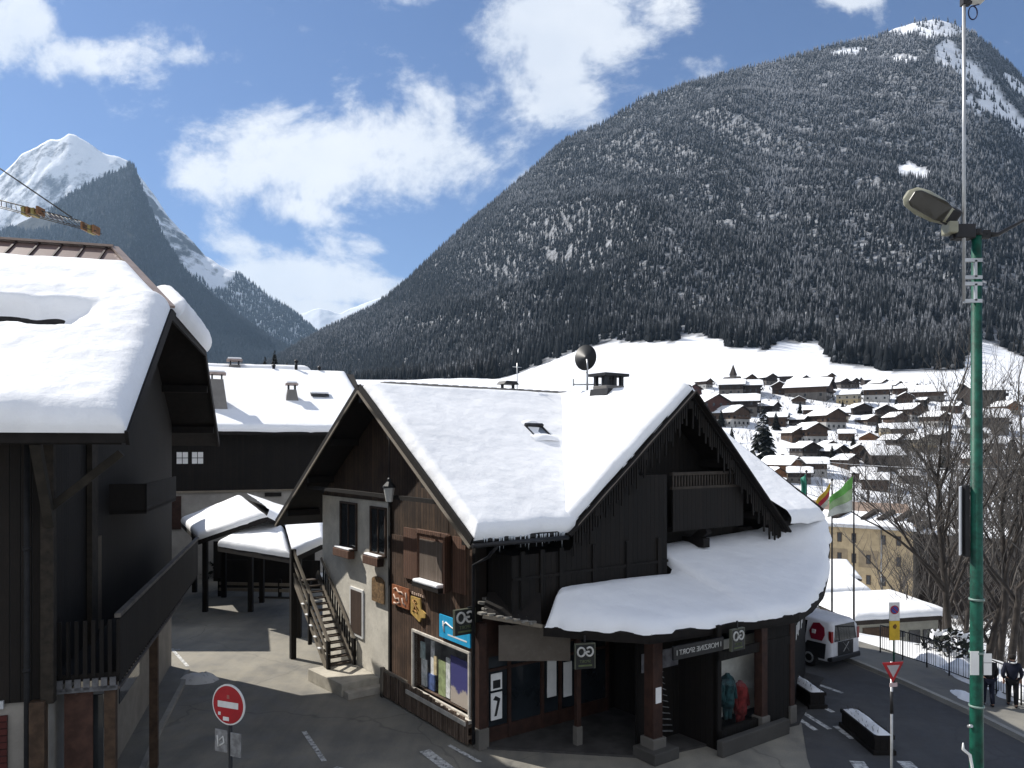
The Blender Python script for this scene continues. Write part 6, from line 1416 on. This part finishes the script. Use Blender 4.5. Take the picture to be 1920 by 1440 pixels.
# ------------------------------------------------------------------ railing along the pavement
RL = [(14.2, 29.2), (14.9, 27.2), (15.35, 25.2), (15.6, 23.2), (15.75, 21.0)]
rg = thing('railing', 'dark metal pedestrian railing along the far pavement edge', 'railing', (14.2, 29.2, .12)); ro = Vector((14.2, 29.2, .12))
pts = []
for (x0, y0), (x1, y1) in zip(RL, RL[1:]):
    for k in range(4): pts.append(Vector((x0 + (x1 - x0) * k / 4, y0 + (y1 - y0) * k / 4, .12)) - ro)
pts.append(Vector((RL[-1][0], RL[-1][1], .12)) - ro)
parts('post', DMETAL, rg, lambda m: [m.tube([q, q + Vector((0, 0, 1.05))], .025, 6) for q in pts[::2]])
parts('rail', DMETAL, rg, lambda m: (m.tube([q + Vector((0, 0, 1.05)) for q in pts], .022, 6), m.tube([q + Vector((0, 0, .15)) for q in pts], .016, 6)))
part('bars', DMETAL, rg, lambda m: [m.tube([pts[i].lerp(pts[i + 1], f_) + Vector((0, 0, .15)), pts[i].lerp(pts[i + 1], f_) + Vector((0, 0, 1.05))], .009, 4) for i in range(len(pts) - 1) for f_ in (.2, .4, .6, .8)])
# snow lying behind the railing and beside the people
for k, (x, y, rx, ry, hh, lab) in enumerate(((15.9, 26.2, .7, 1.8, .5, 'white snow bank behind the railing'), (16.2, 24.2, .8, .9, .7, 'snow pile between the lamp post and the two walkers'), (15.6, 28.3, .5, .7, .35, 'small snow patch behind the van'), (14.4, 24.0, .35, .9, .18, 'thin strip of snow at the edge of the far pavement'))):
    tag(mound('snow_pile', x, y, rx, ry, hh, SNOW, 30 + k, gz(x, y) + .1), lab, 'snow pile')
bush('shrub', 'green shrub with snow between the flag poles and the van', 'shrub', PX(1508, 1200, -.3), 1.2, 1.6, 500, EVG, SNOW, 51, .25, .12)
bush('shrub', 'low dark green conifer shrub behind the railing', 'shrub', (17.6, 30.5, gz(17.6, 30.5)), 1.2, .9, 400, EVD, SNOW, 52, .25)

# ------------------------------------------------------------------ people
SKIN = m_plain('skin', (.38, .22, .16), .6, .1, 8)
def skin_mesh(name, mat, parent, verts, edges, radii, sub=2, root=0):
    me = bpy.data.meshes.new(name); me.from_pydata(verts, edges, []); o = bpy.data.objects.new(name, me); COL.objects.link(o)
    o.modifiers.new('skin', 'SKIN'); sv = me.skin_vertices[0].data
    for i, r in enumerate(radii): sv[i].radius = (r, r) if isinstance(r, (int, float)) else r
    sv[root].use_root = True
    sb = o.modifiers.new('sub', 'SUBSURF'); sb.levels = sub; sb.render_levels = sub
    bpy.context.view_layer.update(); ev = o.evaluated_get(bpy.context.evaluated_depsgraph_get()); nm = bpy.data.meshes.new_from_object(ev); bpy.data.objects.remove(o)
    nm.materials.clear(); nm.materials.append(mat); nm.polygons.foreach_set('use_smooth', np.ones(len(nm.polygons), bool)); o = bpy.data.objects.new(name, nm); COL.objects.link(o); o.parent = parent; return o
def person(label, loc, rz, jacket, trousers, hair, sc, stride=.16, hood=False):
    t = thing('person', label, 'person', loc, rz); t.scale = (sc,) * 3; s = stride       # faces -y, 1.75 m
    J = {'pel': (0, 0, .95), 'wst': (0, .01, 1.1), 'chs': (0, 0, 1.32), 'nck': (0, 0, 1.5), 'hd0': (0, -.01, 1.58), 'hd1': (0, -.015, 1.66), 'hd2': (0, 0, 1.73)}
    V = list(J.values()); N_ = {k: i for i, k in enumerate(J)}; rad = [.14, .125, (.15, .11), .055, .075, .095, .07]; E_ = [(0, 1), (1, 2), (2, 3), (3, 4), (4, 5), (5, 6)]
    def addv(p, r, par): V.append(p); rad.append(r); E_.append((par, len(V) - 1)); return len(V) - 1
    for sd_, st_ in ((-1, -1), (1, 1)):
        a = addv((sd_ * .1, 0, .9), .1, 0); k = addv((sd_ * .1, -s * st_ * .6 - .02, .5), .065, a); f_ = addv((sd_ * .1, s * .2 - s * st_, .1), .045, k); addv((sd_ * .11, -s * st_ - .12, .035), .035, f_)
        sh = addv((sd_ * .19, 0, 1.42), .065, 2); el = addv((sd_ * .26, .05 + s * st_ * .5, 1.14), .048, sh); wr_ = addv((sd_ * .25, -.05 + s * st_ * .9, .92), .033, el); pm = addv((sd_ * .245, -.07 + s * st_, .85), .036, wr_)
        for q in range(4): f1 = addv((sd_ * .245 - .03 + .02 * q, -.085 + s * st_, .79 - .006 * (q % 3)), .0095, pm); addv((sd_ * .245 - .03 + .02 * q, -.075 + s * st_, .755), .0085, f1)
        addv((sd_ * .245 - sd_ * .05, -.09 + s * st_, .82), .01, pm)
    addv((0, -.11, 1.655), .014, 5)                          # nose
    for sd_ in (-1, 1): addv((sd_ * .1, 0, 1.655), .018, 5)  # ears
    skin_mesh('body', SKIN, t, V, E_, rad)
    # clothing follows the same skeleton, a little larger
    v = [(0, 0, .9), (0, 0, 1.1), (0, 0, 1.34), (0, .0, 1.49)]; r = [.185, .175, (.2, .19), .1]; e = [(0, 1), (1, 2), (2, 3)]
    for sd_, st_ in ((-1, -1), (1, 1)):
        n = len(v); v += [(sd_ * .2, 0, 1.42), (sd_ * .265, .05 + s * st_ * .5, 1.14), (sd_ * .255, -.05 + s * st_ * .9, .94)]; r += [.085, .068, .05]; e += [(2, n), (n, n + 1), (n + 1, n + 2)]
    if hood: v.append((0, .05, 1.56)); r.append(.1); e.append((3, len(v) - 1))
    skin_mesh('jacket', jacket, t, v, e, r)
    v = [(0, 0, .96)]; r = [.165]; e = []
    for sd_, st_ in ((-1, -1), (1, 1)):
        n = len(v); v += [(sd_ * .1, 0, .88), (sd_ * .1, -s * st_ * .6 - .02, .5), (sd_ * .1, s * .2 - s * st_ - .02, .07)]; r += [.115, .085, .07]; e += [(0, n), (n, n + 1), (n + 1, n + 2)]
    skin_mesh('trousers', trousers, t, v, e, r)
    for sd_, st_ in ((-1, -1), (1, 1)): skin_mesh('shoe', BLACK, t, [(sd_ * .1, .04 - s * st_, .05), (sd_ * .105, -.06 - s * st_, .045), (sd_ * .11, -.16 - s * st_, .035)], [(0, 1), (1, 2)], [.055, .05, .04])
    part('hair', hair, t, lambda m: (m.lathe([(.02, .115), (.07, .1), (.105, .05), (.112, 0), (.1, -.05)], (0, .012, 1.665), 16),))
    for sd_ in (-1, 1): part('eye', BLACK, t, lambda m: m.lathe([(.004, -.008), (.009, 0), (.004, .008)], (sd_ * .035, -.098, 1.672), 8))
    part('mouth', m_plain('lip', (.25, .08, .07), .6, .1, 8), t, lambda m: m.box(-.022, .022, -.098, -.09, 1.607, 1.614)); return t
NAVY = m_plain('navy_cloth', (.008, .01, .022), .9, .3, 6); BLK = m_plain('black_cloth', (.007, .007, .009), .9, .3, 6); HAIR = m_plain('dark_hair', (.012, .009, .007), .8, .3, 10)
p = PX(1898, 1325, .12); person('person in dark navy jacket and black trousers walking at the right edge of the pavement', p, R(150), NAVY, BLK, HAIR, .9, .14, True)
part('collar', WHITE, bpy.data.objects['person'], lambda m: m.tube([(.1 * math.cos(a), .02 + .09 * math.sin(a), 1.5) for a in np.linspace(0, 6.28, 14)], .025, 6))
p = PX(1853, 1324, .12); person('person in black jacket and trousers partly hidden behind the lamp post', p, R(170), BLK, NAVY, HAIR, .9, .1)
HAZE = 5e-5
# ------------------------------------------------------------------ haze in the air
t = NT('haze_air'); t.N.remove(t.b)
vp = t.nd('ShaderNodeVolumePrincipled'); vp.inputs['Color'].default_value = (.5, .72, 1, 1); vp.inputs['Density'].default_value = HAZE; vp.inputs['Anisotropy'].default_value = .2
t.L.new(vp.outputs[0], t.N['Material Output'].inputs['Volume'])
hz = MB().box(-4600, 4600, -60, 10500, -60, 2400).build('haze', t.mat); hz['kind'] = 'stuff'
